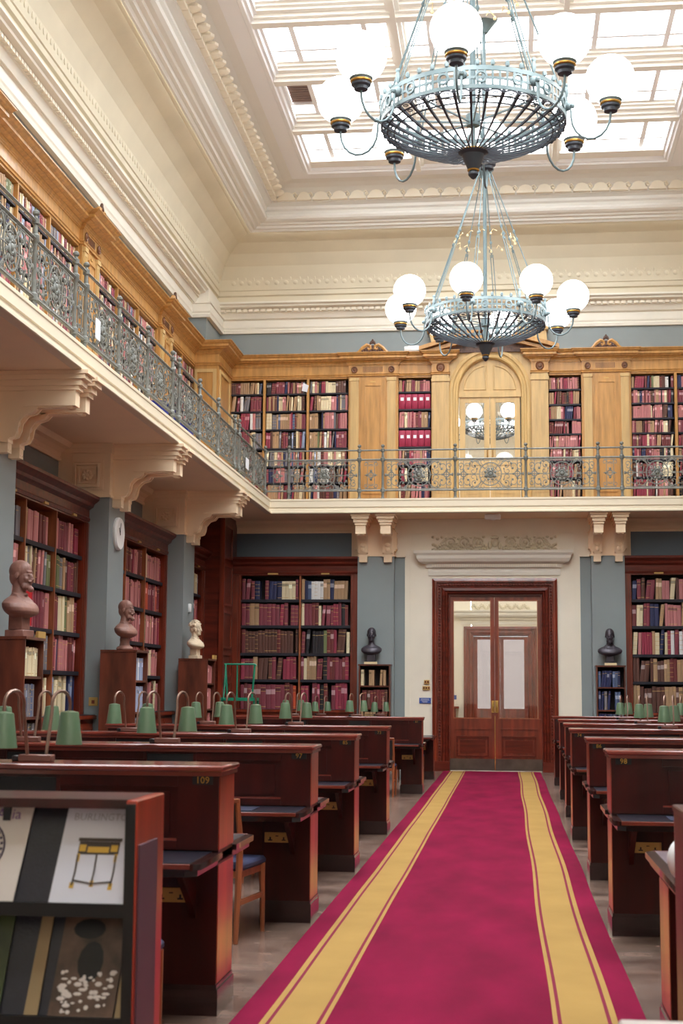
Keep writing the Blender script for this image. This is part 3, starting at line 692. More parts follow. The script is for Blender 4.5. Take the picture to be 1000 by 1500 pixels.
# continuous oak entablature
fx, fy = XL+.32, YB-.27
pth = [(fx, y) for y in ()]
P_ = []
j = .06
P_.append((mir(fx), 12.0))
for y0 in (17.9, 23.3, 28.7): P_ += [(mir(fx), y0), (mir(fx)-j, y0), (mir(fx)-j, y0+.95), (mir(fx), y0+.95)]
P_ += [(mir(fx), 32.1), (mir(-5.25), 32.1), (mir(-5.25), fy), (2.48, fy), (2.48, fy-j), (1.53, fy-j), (1.53, fy), (.85, fy), (.85, fy-.12), (.52, fy-.12), (.52, fy)]
mkp = MB()
prof = [(-.03, 7.75), (.02, 7.75), (.025, 7.77), (.012, 7.775), (.03, 7.79), (.005, 7.80), (.005, 7.95), (.02, 7.955), (.02, 7.965), (.035, 7.975), (.035, 7.99), (.06, 8.01), (.055, 8.02), (.12, 8.04), (.12, 8.05), (.165, 8.065), (.165, 8.10), (.155, 8.105), (.19, 8.125), (.20, 8.145), (.22, 8.155), (.22, 8.17), (-.24, 8.18), (-.24, 8.0)]
mkp.sweep(P_, prof)
Q_ = [(-1.12, fy), (-1.12, fy-.12), (-1.45, fy-.12), (-1.45, fy), (-2.10, fy), (-2.10, fy-j), (-3.05, fy-j), (-3.05, fy), (-5.25, fy), (-5.25, 32.1), (fx, 32.1)]
for y0 in (28.7, 23.3, 17.9): Q_ += [(fx, y0+.95), (fx+j, y0+.95), (fx+j, y0), (fx, y0)]
Q_.append((fx, 12.0)); mkp.sweep(Q_, prof)
ent = thing('trim_6', None, None, (-.27, 33.6, 8.0), kind='structure')
mk('cornice', mkp, 'oak', ent)

# ------------------------------------------------------------------ arched gallery door (door_2)
d2 = thing('door_2', None, None, (-.31, 33.6, 5.27), kind='structure')
cx = -.31; V = vplane(33.62); spr = 7.42
def arc(r, z, n=24, c=cx): return [(c+r*math.cos(math.pi*t/n), z+r*math.sin(math.pi*t/n)) for t in range(n+1)]
pathA = [(cx+.62, 5.27)]+arc(.62, spr)+[(cx-.62, 5.27)]
m = MB(V); m.sweep(pathA, [(0, -.1), (0, .0), (-.02, .05), (-.05, .06), (-.07, .04), (-.10, .05), (-.12, .08), (-.16, .09), (-.19, .07), (-.20, .0), (-.20, -.1)])
mk('archivolt', m, 'oak_light', d2)
# spandrel wall around the arch
m = MB(V)
oa = [(cx+.81, 5.27)]+arc(.81, spr)+[(cx-.81, 5.27)]
top = [(.85, 5.27), (.85, 8.3), (-1.45, 8.3), (-1.45, 5.27)]
n_ = len(oa); vs = []; fs = []
for i, (a, b) in enumerate(oa):
    t = i/(n_-1)
    if t < .02: q = (.85, 5.27)
    elif t > .98: q = (-1.45, 5.27)
    else:
        dx, dz = a-cx, b-spr; 
        k = min(((1.14)/abs(dx)) if abs(dx) > 1e-6 else 99, (.95/dz) if dz > 1e-6 else 99); q = (cx+dx*k, spr+dz*k)
    vs += [(a, b, .03), (q[0], q[1], .03)]
for i in range(n_-1): fs.append((2*i, 2*i+1, 2*i+3, 2*i+2))
m.add(vs, fs); mk('spandrel', m, 'oak_light', d2, fix=False)
mk('transom', MB(V).box(cx-.62, cx+.62, spr-.09, spr+.0, -.1, -.02), 'oak_light', d2)
# fanlight: two quarter panels
m = MB(V)
pp = [(cx+.62*math.cos(math.pi*t/24), spr+.62*math.sin(math.pi*t/24)) for t in range(25)]
m.prism(pp, -.1, -.07, P=lambda a, b, t: (a, b, t)); m.box(cx-.04, cx+.04, spr, spr+.62, -.07, -.05)
for s in (-1, 1):
    q = [(cx+s*.08, spr+.06)]+[(cx+s*(.08+.44*math.cos(math.pi/2*t/10)), spr+.06+.44*math.sin(math.pi/2*t/10)) for t in range(11)]
    m.tube([(a, b, -.065) for a, b in q], .016, 6, closed=True)
mk('fanlight_panel', m, 'oak_light', d2)
for s, x0, x1 in ((-1, cx-.60, cx-.005), (1, cx+.005, cx+.60)):
    m = MB(V); m.box(x0, x1, 5.3, 5.45, -.1, -.05).box(x0, x1, 7.23, 7.35, -.1, -.05).box(x0, x0+.11, 5.3, 7.35, -.1, -.05).box(x1-.11, x1, 5.3, 7.35, -.1, -.05).box(x0, x1, 6.06, 6.18, -.1, -.05).box(x0+.1, x1-.1, 5.4, 6.1, -.09, -.07).box(x0+.16, x1-.16, 5.5, 6.0, -.07, -.06)
    lf_ = mk('door_leaf', m, 'oak_light', d2)
    mk('glass_pane', MB(V).box(x0+.1, x1-.1, 6.17, 7.24, -.08, -.074), 'door_glass', lf_)
    hx = x1-.05 if s == -1 else x0+.05
    mk('handle', MB(V).tube([(hx, 6.2, -.05), (hx, 6.2, -.01), (hx, 6.35, -.01), (hx, 6.35, -.05)], .01, 6), 'brass', lf_)
for x0 in (-1.45, .52):                                # fluted pilasters
    m = MB(V).box(x0, x0+.33, 5.27, 7.62, .0, .1)
    for k in range(6): m.box(x0+.025+k*.05, x0+.052+k*.05, 5.5, 7.56, .1, .118)
    m.box(x0-.02, x0+.35, 5.27, 5.42, 0, .13).box(x0-.015, x0+.345, 7.62, 7.68, 0, .125).box(x0, x0+.33, 7.68, 8.1, 0, .11)
    p = mk('fluted_pilaster', m, 'oak_light', d2)
    r = MB(lambda x, y, z, x0=x0: (x0+.165+x, 33.51-y, 7.88+z)); r.lathe([(0, 0), (.085, 0), (.085, .015), (.07, .03), (.055, .015), (.035, .015), (.03, .035), (0, .04)], 18, ax='y')
    mk('rosette', r, 'oak_dark', p)
    m = MB(V); m.sweep([(x0-.03, 0), (x0+.36, 0)], [(0, 0), (0, .01)]) if False else None
# pediment over the arched door
m = MB(V)
for s in (-1, 1):
    xe = cx+s*1.38
    m.prism([(xe, 8.17), (xe, 8.24), (cx+s*.05, 8.62), (cx+s*.05, 8.53)], .0, .34, P=lambda a, b, t: (a, b, t))
    m.prism([(xe-s*.1, 8.12), (xe-s*.08, 8.17), (cx+s*.05, 8.50), (cx+s*.05, 8.42)], .0, .24, P=lambda a, b, t: (a, b, t))
mk('raking_cornice', m, 'oak', d2)
mk('tympanum', MB(V).prism([(cx-1.2, 8.15), (cx+1.2, 8.15), (cx, 8.5)], .0, .1, P=lambda a, b, t: (a, b, t)), 'carved', d2)
mk('attic_block', MB().box(-1.42, .86, 33.66, YB, 8.15, 8.58).box(-1.46, .90, 33.62, YB, 8.58, 8.64), 'oak_light', d2)
o = mk('emergency_light', MB().box(-1.98, -1.62, 33.42, 33.55, 8.18, 8.27, ch=.01).box(-1.9, -1.7, 33.44, 33.53, 8.27, 8.285), 'white_plastic', loc=(-1.8, 33.48, 8.18), label='white emergency light box on the oak cornice left of the pediment', cat='light box')

# ------------------------------------------------------------------ main doors (door_1) and portal
d1 = thing('door_1', None, None, (-.25, 33.6, 0), kind='structure')
V = vplane(33.66)
pf = lambda a: [(a[1], 0), (a[1], a[2]), (a[0], a[2]), (a[0], 0)]
def frame_path(x0, x1, z): return [(x1, 0), (x1, z), (x0, z), (x0, 0)]
ox0, ox1, oz = -1.475, 1.02, 3.78
m = MB(V); m.sweep(frame_path(ox0, ox1, oz), [(0, 0), (0, .08), (.05, .10), (.08, .10), (.09, .06), (.17, .05)]); mk('architrave', m, 'mahogany', d1)
m = MB(V); m.sweep(frame_path(ox0, ox1, oz), [(.17, .05), (.19, .09), (.24, .10), (.26, .06), (.29, .05), (.31, .0), (.33, -.0), (.34, -.2)]); mk('inner_architrave', m, 'mahogany_dark', d1)
m = MB(V)
for x in (ox0+.13, ox1-.13):
    for k in range(62): m.ell((x, .1+k*.058, .065), (.026, .034, .028), 6, 4, rot=(R(25), 'Z'))
for k in range(38): m.ell((ox0+.17+k*.058, oz-.13, .065), (.034, .026, .028), 6, 4)
mk('carved_rope', m, 'mahogany_dark', d1)
mk('jamb_plinth', MB(V).box(ox0-.01, ox0+.33, 0, .2, 0, .12).box(ox1-.33, ox1+.01, 0, .2, 0, .12), 'mahogany_dark', d1)
mid = -.245
for s, x0, x1 in ((-1, ox0+.315, mid-.001), (1, mid+.001, ox1-.315)):
    m = MB(V); zb, gt, gb = .02, 3.36, 1.04
    g0, g1 = (x0+.085, x1-.07) if s == -1 else (x0+.07, x1-.085)
    m.box(x0, x1, zb, gb, -.11, -.05).box(x0, x1, gt, oz-.33, -.11, -.05).box(x0, g0, gb, gt, -.11, -.05).box(g1, x1, gb, gt, -.11, -.05)
    m.box(g0+.03, g1-.03, .83, .85, -.05, -.03)
    lfm = mk('door_leaf', m, 'mahogany', d1)
    m = MB(V); a0, a1 = g0+.06, g1-.05
    for (p, q, r_, t_) in ((a0, a1, .66, .70), (a0, a1, .29, .32), (a0, a0+.035, .29, .7), (a1-.035, a1, .29, .7)): m.box(p, q, r_, t_, -.05, -.025)
    m.box(a0+.07, a1-.07, .37, .62, -.05, -.035); mk('lower_panel', m, 'mahogany_dark', lfm)
    mk('kick_plate', MB(V).box(x0+.01, x1-.01, .02, .25, -.05, -.045), 'steel', lfm)
    mk('glass_pane', MB(V).box(g0-.01, g1+.01, gb-.01, gt+.01, -.085, -.079), 'door_glass', lfm)
    m = MB(V)
    for (p, q, r_, t_) in ((g0, g1, gb, gb+.02), (g0, g1, gt-.02, gt), (g0, g0+.015, gb, gt), (g1-.015, g1, gb, gt)): m.box(p, q, r_, t_, -.078, -.04)
    mk('glazing_bead', m, 'chair_wood', lfm)
    hx = x1-.035 if s == -1 else x0+.035
    m = MB(V).box(hx-.03, hx+.03, 1.16, 1.40, -.05, -.042).tube([(hx, 1.19, -.04), (hx, 1.2, .02), (hx, 1.28, .035), (hx, 1.36, .02), (hx, 1.37, -.04)], .012, 8)
    mk('handle', m, 'brass', lfm)
mk('closing_strip', MB(V).box(mid-.006, mid+.006, .02, 1.1, -.05, -.03), 'brass', d1)
mk('header_bar', MB(V).box(ox0+.34, ox1-.34, oz-.36, oz-.31, -.1, -.03), 'mahogany_dark', d1)
# plaster cornice and carved frieze over the doors
po = thing('trim_5', None, None, (-.23, 33.6, 3.85), kind='structure')
def hood(x0, x1, Y, parent, m_='cream_white'):
    m = MB(lambda a, b, c: (a, Y-b, c))
    pr = [(0, 3.84), (.03, 3.84), (.04, 3.92), (.02, 3.98), (.07, 3.99), (.08, 4.06), (.14, 4.07), (.20, 4.10), (.24, 4.16), (.25, 4.22), (.29, 4.27), (.30, 4.32), (0, 4.34)]
    m.sweep([(x0+.2, -.0), (x0+.2, .0001), (x1-.2, .0001), (x1-.2, 0)] if False else [(x0+.28, 0), (x1-.28, 0)], pr)
    # mitred returns
    for xa, s in ((x0+.28, -1), (x1-.28, 1)):
        for (d0, h0), (d1_, h1) in zip(pr[:-1], pr[1:]):
            m.add([(xa, d0, h0), (xa+s*d0, 0, h0), (xa+s*d1_, 0, h1), (xa, d1_, h1), (xa+s*d0, d0, h0), (xa+s*d1_, d1_, h1)], [(0, 4, 5, 3), (4, 1, 2, 5)])
    o = mk('hood_cornice', m, m_, parent)
    m = MB(lambda a, b, c: (a, Y-b, c))
    for k in range(int((x1-x0-.6)/.045)): m.box(x0+.32+k*.045, x0+.345+k*.045, .07, .125, 4.0, 4.06)
    mk('flutes', m, 'cream', parent)
hood(-1.80, 1.34, 33.66, po)
m = MB(lambda a, b, c: (a, 33.66-b, c))
random.seed(3)
for s in (-1, 1):
    for k in range(26):
        a = -.23+s*(.18+k*.042); m.ell((a, .03, 4.36+.02*math.sin(k)), (.035, .05, .03), 6, 4); m.ell((a, .03, 4.40+.07*abs(math.sin(k*.55))), (.03, .045, .035), 6, 4)
        if k % 2: m.ell((a, .025, 4.60+.02*math.sin(k*1.3)), (.035, .04, .03), 6, 4)
    for k in range(3):
        c = -.23+s*(.33+k*.28); m.tube([(c+.1*math.cos(t*.5), .04, 4.51+.09*math.sin(t*.5)) for t in range(13)], .02, 5); m.ell((c, .03, 4.5), (.05, .06, .05), 8, 5)
    m.tube([(-.23+s*(1.0+.02*t), .03, 4.55-.018*t) for t in range(8)], [.05-.005*t for t in range(8)], 6)
m.ell((-.23, .05, 4.50), (.075, .08, .10), 8, 6); m.ell((-.23, .06, 4.60), (.09, .06, .04), 8, 5); m.ell((-.23, .1, 4.49), (.02, .03, .04), 6, 4)
for s in (-1, 1): m.ell((-.23+s*.10, .04, 4.44), (.04, .05, .09), 6, 5)
mk('carved_frieze', m, 'cove', po)

# signs and switches beside the doors
sg = mk('door_sign', MB().box(-1.72, -1.505, 33.64, 33.655, 1.335, 1.445), 'blue_sign', loc=(-1.61, 33.65, 1.33), label='small blue notice with white lines of text left of the double doors', cat='sign')
m = MB()
for k, (a, b) in enumerate(((-1.69, -1.54), (-1.70, -1.53), (-1.67, -1.56), (-1.66, -1.57))): m.box(a, b, 33.636, 33.64, 1.43-.022*k-.012, 1.43-.022*k-.005)
mk('lettering', m, 'paper', sg)
for z0, z1, nm, k_ in ((1.60, 1.68, 'lower brass switch plate with three switches left of the doors', 3), (1.72, 1.80, 'upper brass switch plate with two columns left of the doors', 2)):
    o = mk('switch_plate', MB().box(-1.66 if k_ == 3 else -1.63, -1.52 if k_ == 3 else -1.53, 33.63, 33.655, z0, z1, ch=.003), 'brass_plate', loc=(-1.59, 33.65, z0), label=nm, cat='switch')
    m = MB()
    for i in range(k_): m.box(-1.645+i*.045 if k_ == 3 else -1.62+i*.045, -1.62+i*.045 if k_ == 3 else -1.59+i*.045, 33.622, 33.63, z0+.025, z1-.02)
    mk('rocker', m, 'mahogany_dark', o)
mk('wall_port', MB().box(1.20, 1.24, 33.64, 33.66, 1.70, 1.73), 'cream', loc=(1.22, 33.65, 1.7), label='tiny cream blanking plate on the wall right of the doors', cat='plate')
mk('smoke_detector', MB().box(-.42, -.1, 32.75, 32.95, 4.9, 5.0, ch=.02).ell((-.26, 32.85, 4.9), (.06, .06, .02), 10, 6), 'white_plastic', loc=(-.26, 32.85, 5.0), label='white detector housing under the gallery above the doors', cat='detector')

# ------------------------------------------------------------------ room beyond the glass doors
rb = thing('wall_beyond', None, None, (-.25, 46, 0), kind='structure')
mk('side_wall', MB().box(-4.2, -4.0, 34.4, 58.3, 0, 10.6), 'cream', rb); mk('side_wall', MB().box(3.6, 3.8, 34.4, 58.3, 0, 10.6), 'cream', rb)
mk('floor_beyond', MB().box(-4.2, 3.8, 34.0, 58.3, -.2, 0), 'floor_wood', kind='structure')
mk('ceiling_beyond', MB().box(-4.2, -1.1, 34.4, 58.3, 10.6, 10.8).box(.6, 3.8, 34.4, 58.3, 10.6, 10.8).box(-1.1, .6, 34.4, 44, 10.6, 10.8).box(-1.1, .6, 54, 58.3, 10.6, 10.8), 'cream', kind='structure')  # unseen ceiling; its opening is added to let light into this room
fY = 57.9; q0, q1 = -1.47, 1.02
mk('end_wall', MB().box(-4.0, -1.2, fY, fY+.3, 0, 10.6).box(.75, 3.6, fY, fY+.3, 0, 10.6).box(-1.2, .75, fY, fY+.3, 3.5, 10.6), 'cream', rb)
mk('partition', MB().box(-4.2, -1.2, 34.4, 34.5, 0, 10.6).box(.7, 3.8, 34.4, 34.5, 0, 10.6).box(-1.2, .7, 34.4, 34.5, 3.52, 5.27).box(-1.2, .7, 34.4, 34.5, 8.05, 10.6), 'cream', rb)
d3 = thing('door_3', None, None, (-.25, fY, 0), kind='structure')
V3 = vplane(fY)
m = MB(V3); m.sweep(frame_path(q0, q1, 3.78), [(0, 0), (0, .08), (.08, .10), (.09, .06), (.17, .05), (.19, .1), (.26, .06), (.31, 0), (.34, -.2)]); mk('architrave', m, 'mahogany', d3)
hood(-1.8, 1.34, fY, d3)
m = MB(lambda a, b, c: (a, fY-b, c))
for k in range(40): m.ell((-1.2+k*.05, .03, 4.45+.06*math.sin(k*1.1)), (.04, .05, .07), 6, 4)
mk('carved_frieze', m, 'cove', d3)
for s, x0, x1 in ((-1, q0+.25, mid), (1, mid, q1-.25)):
    g0, g1 = x0+.20 if s == -1 else x0+.12, x1-.12 if s == -1 else x1-.20
    m = MB(V3).box(x0, x1, .02, 1.05, -.11, -.05).box(x0, x1, 3.35, 3.45, -.11, -.05).box(x0, g0, 1.05, 3.35, -.11, -.05).box(g1, x1, 1.05, 3.35, -.11, -.05)
    l_ = mk('door_leaf', m, 'mahogany', d3); mk('frosted_pane', MB(V3).box(g0-.01, g1+.01, 1.04, 3.36, -.085, -.079), 'frosted', l_)
mk('wall_sign', MB().box(-2.05, -1.7, fY-.02, fY, 1.35, 1.5), 'blue_sign', loc=(-1.9, fY, 1.35), label='small blue sign seen through the left glass door', cat='sign')
m = MB().box(-2.35, -1.62, fY-.5, fY-.02, 1.05, 1.12).box(-2.25, -1.72, fY-.42, fY-.02, 0, 1.05)
mk('console_stand', m, 'mahogany', loc=(-2, fY-.25, 0), label='small dark wood stand seen through the left glass door', cat='stand')
# ------------------------------------------------------------------ gallery railing
RX, RY = -4.55, 32.6
def spiral(cx, cz, r0, r1, a0, a1, n=12):
    return [(cx+(r0+(r1-r0)*t/n)*math.cos(R(a0+(a1-a0)*t/n)), 0, cz+(r0+(r1-r0)*t/n)*math.sin(R(a0+(a1-a0)*t/n))) for t in range(n+1)]
def big_panel(W, H):
    m = MB(); q = .009
    def S(pts, r=q): m.tube(pts, r, 4)
    def both(f):
        for sx in (-1, 1):
            for sz in (-1, 1): S([(sx*x, y, sz*z) for x, y, z in f])
    m.tube([(.215*math.cos(t*math.pi/12), 0, .215*math.sin(t*math.pi/12)) for t in range(24)], .013, 4, closed=True)
    m.tube([(.15*math.cos(t*math.pi/10), 0, .15*math.sin(t*math.pi/10)) for t in range(20)], .008, 4, closed=True)
    m.tube([(.06*math.cos(t*math.pi/6), 0, .06*math.sin(t*math.pi/6)) for t in range(12)], .02, 5, closed=True)
    m.ell((0, -.01, 0), (.04, .025, .04), 8, 5)
    for k in range(12):
        a = R(30*k+15); m.tube([(.15*math.cos(a), 0, .15*math.sin(a)), (.185*math.cos(a+.12), 0, .185*math.sin(a+.12)), (.21*math.cos(a), 0, .21*math.sin(a))], .008, 4)
    for sx in (-1, 1):
        m.ell((sx*.07, -.01, -.03), (.03, .016, .045), 6, 4); m.ell((sx*.045, -.01, .07), (.025, .016, .03), 6, 4)
        for sz in (-1, 1): m.ell((sx*.43, 0, sz*.10), (.025, .01, .016), 6, 4); m.ell((sx*.52, 0, sz*.05), (.016, .01, .026), 6, 4); m.ell((sx*.36, 0, sz*.235), (.03, .01, .014), 6, 4); m.ell((sx*.26, 0, sz*.10), (.014, .01, .022), 6, 4)
    for k in range(8):
        a = R(45*k+22.5); m.ell((.105*math.cos(a), 0, .105*math.sin(a)), (.03, .012, .03), 6, 4)
        a = R(45*k); S([(.07*math.cos(a), 0, .07*math.sin(a)), (.2*math.cos(a), 0, .2*math.sin(a))], .008)
    for sx in (-1, 1):
        c = sx*W*.40
        S([(c, 0, -H*.46), (c, 0, H*.46)], .010)
        S([(sx*.215, 0, 0), (sx*W*.49, 0, 0)], .010)
        m.tube([(c+.05*math.cos(t*math.pi/6), 0, .05*math.sin(t*math.pi/6)) for t in range(12)], .014, 4, closed=True)
        for k in range(4):
            a = R(90*k); m.ell((c+.075*math.cos(a), 0, .075*math.sin(a)), (.022, .014, .022), 6, 4)
        m.ell((sx*W*.485, 0, 0), (.02, .014, .035), 6, 4)
    m.tube([(-W*.47, 0, H*.47), (W*.47, 0, H*.47)], .009, 4); m.tube([(-W*.47, 0, -H*.47), (W*.47, 0, -H*.47)], .009, 4)
    both(spiral(.30, .16, .11, .02, 200, -160)); both(spiral(.33, .06, .07, .015, 150, 480)); both(spiral(.14, .235, .06, .015, -90, 220))
    both(spiral(W*.40+.055, H*.30, .055, .012, 180, -170)); both(spiral(W*.40+.05, .12, .045, .012, 180, 480))
    both(spiral(W*.40-.08, H*.26, .075, .018, 0, 300)); both(spiral(.23, .25, .04, .012, 180, -140))
    both([(.215*math.cos(R(40)), 0, .215*math.sin(R(40))), (.24, 0, .2), (.32, 0, .27), (.40, 0, .26)])
    for sx in (-1, 1):
        for sz in (-1, 1):
            m.ell((sx*.30, 0, sz*.16), .02, 6, 4); m.ell((sx*.40, 0, sz*.20), (.018, .01, .03), 6, 4); m.ell((sx*.22, 0, sz*.27), (.03, .01, .016), 6, 4)
    return m
def small_panel(W, H):
    m = MB()
    for sx in (-1, 1): m.tube([(sx*.07, 0, -H*.46), (sx*.07, 0, H*.46)], .009, 4)
    for z in (-H*.46, H*.46): m.tube([(-.12, 0, z), (.12, 0, z)], .009, 4)
    m.tube([(-.13, 0, 0), (.13, 0, 0)], .009, 4); m.tube([(.05*math.cos(t*math.pi/6), 0, .05*math.sin(t*math.pi/6)) for t in range(12)], .016, 4, closed=True)
    for k in range(4):
        a = R(90*k); m.ell((.08*math.cos(a), 0, .08*math.sin(a)), (.026, .014, .026), 6, 4)
    for sx in (-1, 1):
        for sz in (-1, 1): m.tube([(sx*x, 0, sz*z) for x, y, z in spiral(.10, H*.36, .05, .012, 180, -160)], .008, 4); m.tube([(sx*x, 0, sz*z) for x, y, z in spiral(.0, H*.30, .05, .012, 0, 200)], .008, 4)
    return m
def post_mb():
    m = MB(); z = 5.285
    m.lathe([(.045, z), (.045, z+.03), (.03, z+.04), (.03, z+.13), (.05, z+.14), (.05, z+.20), (.03, z+.22), (.026, z+.70), (.036, z+.72), (.052, z+.74), (.052, z+.79), (.03, z+.81), (.026, z+.90), (.045, z+.91), (.045, z+.96), (.025, z+.97), (.02, z+.99), (.042, z+1.01), (.042, z+1.03), (.02, z+1.05)], 10)
    return m
def railing(nm, label, p0, dirv, stops, rz, skip=False):
    """stops: distances of posts along dirv from p0"""
    t = thing('gallery_railing', label, 'railing', (p0[0], p0[1], 5.285))
    x1, y1 = p0[0]+dirv[0]*stops[-1], p0[1]+dirv[1]*stops[-1]
    for z, r, nn in ((6.22, .016, 'top_rail'), (6.045, .019, 'handrail'), (5.455, .019, 'bottom_rail')):
        A, B_ = Vector(W(p0[0], p0[1], z)), Vector(W(x1, y1, z))
        mk(nn, MB().tube([(p0[0], p0[1], z), (x1, y1, z)], r, 6), 'iron', t)
    O = Vector(W(p0[0], p0[1], 5.285)); Wp = [Vector(W(p0[0]+dirv[0]*q, p0[1]+dirv[1]*q, 5.285))-O for q in stops]
    post = None; panels = {}; zs_ = 1.045
    for v in Wp[1 if skip else 0:]:
        if post is None: post = mkl('post', _pm(), 'iron', t); o = post
        else: o = post.copy(); C.objects.link(o); o.parent = t
        o.location = v; o.scale = (1, 1, zs_)
    for a, b in zip(Wp[:-1], Wp[1:]):
        L_ = (b-a).length; k = L_ > .8
        if k not in panels:
            o = mkl('scroll_panel', big_panel(1.30, .55) if k else small_panel(.45, .55), 'iron', t); panels[k] = o
        else: o = panels[k].copy(); C.objects.link(o); o.parent = t
        o.location = (a+b)/2+Vector((0, 0, W(0, 0, 5.75)[2]-O.z)); o.rotation_euler = (0, 0, rz); o.scale = ((L_-.07)/1.30 if k else 1, 1, 1.06)
    return t
def _pm():
    m = post_mb(); m.v = [(x*.9, y*.9, z-5.285) for x, y, z in m.v]; return m
bx = [391.6, 426.6, 529, 562.4, 666, 770, 876, 911]
bs = [0, .457, 1.79, 2.226, 3.577, 4.933, 6.315, 6.77, 8.10, 8.56]
railing('back', 'iron scrollwork railing across the back gallery above the double doors', (RX, RY), (1, 0), bs, 0)
ls = [0]; pat = [.55, 1.2, 1.2]
# posts counted from the far corner towards the camera
Ys = [32.6, 31.1, 29.42, 28.94, 27.3, 25.65, 24.02, 23.54, 21.9, 20.25, 18.62, 18.14, 16.5, 14.85, 13.22, 12.74, 11.1]
railing('left', 'iron scrollwork railing along the left gallery with a paper notice tied on', (RX, RY-.08), (0, -1), [0]+[RY-.08-y for y in Ys[1:]], R(90), True)
railing('right', 'iron scrollwork railing along the right gallery', (mir(RX), RY-.08), (0, -1), [0]+[RY-.08-y for y in Ys[1:10]], R(90), True)
mk('paper_notice', MB().box(RX+.03, RX+.04, 18.95, 19.15, 5.55, 5.78), 'paper', loc=(RX+.03, 19.05, 5.55), label='white paper notice tied to the near part of the left railing', cat='notice')
mk('paper_notice', MB().box(RX+.03, RX+.04, 29.95, 30.25, 5.55, 5.74), 'paper', loc=(RX+.03, 30.1, 5.55), label='white paper notice on the left railing near its far corner', cat='notice')
mk('paper_sheet', MB().prism([(-3.98, 7.50), (-3.87, 7.47), (-3.84, 7.60), (-3.95, 7.65)], 33.6, 33.604), 'paper', loc=(-3.9, 33.6, 7.5), label='white sheet pinned at the top shelf of the corner oak bookcase', cat='paper')
mk('white_card', MB().box(-1.55, -1.45, 33.2, 33.21, 5.24, 5.36), 'paper', loc=(-1.5, 33.2, 5.24), label='small white card standing on the gallery floor behind the back railing', cat='card')
for y0, y1, nm in ((23.5, 24.4, 'nearer'), (25.3, 25.8, 'farther')):
    mk('blue_crate', MB().box(-4.85, -4.64, y0, y1, 5.24, 5.64, ch=.02).box(-4.87, -4.62, y0-.01, y1+.01, 5.60, 5.63), 'blue_crate', loc=(-4.8, y0, 5.24), label='blue plastic crate on the left gallery floor, %s of the two' % nm, cat='crate')

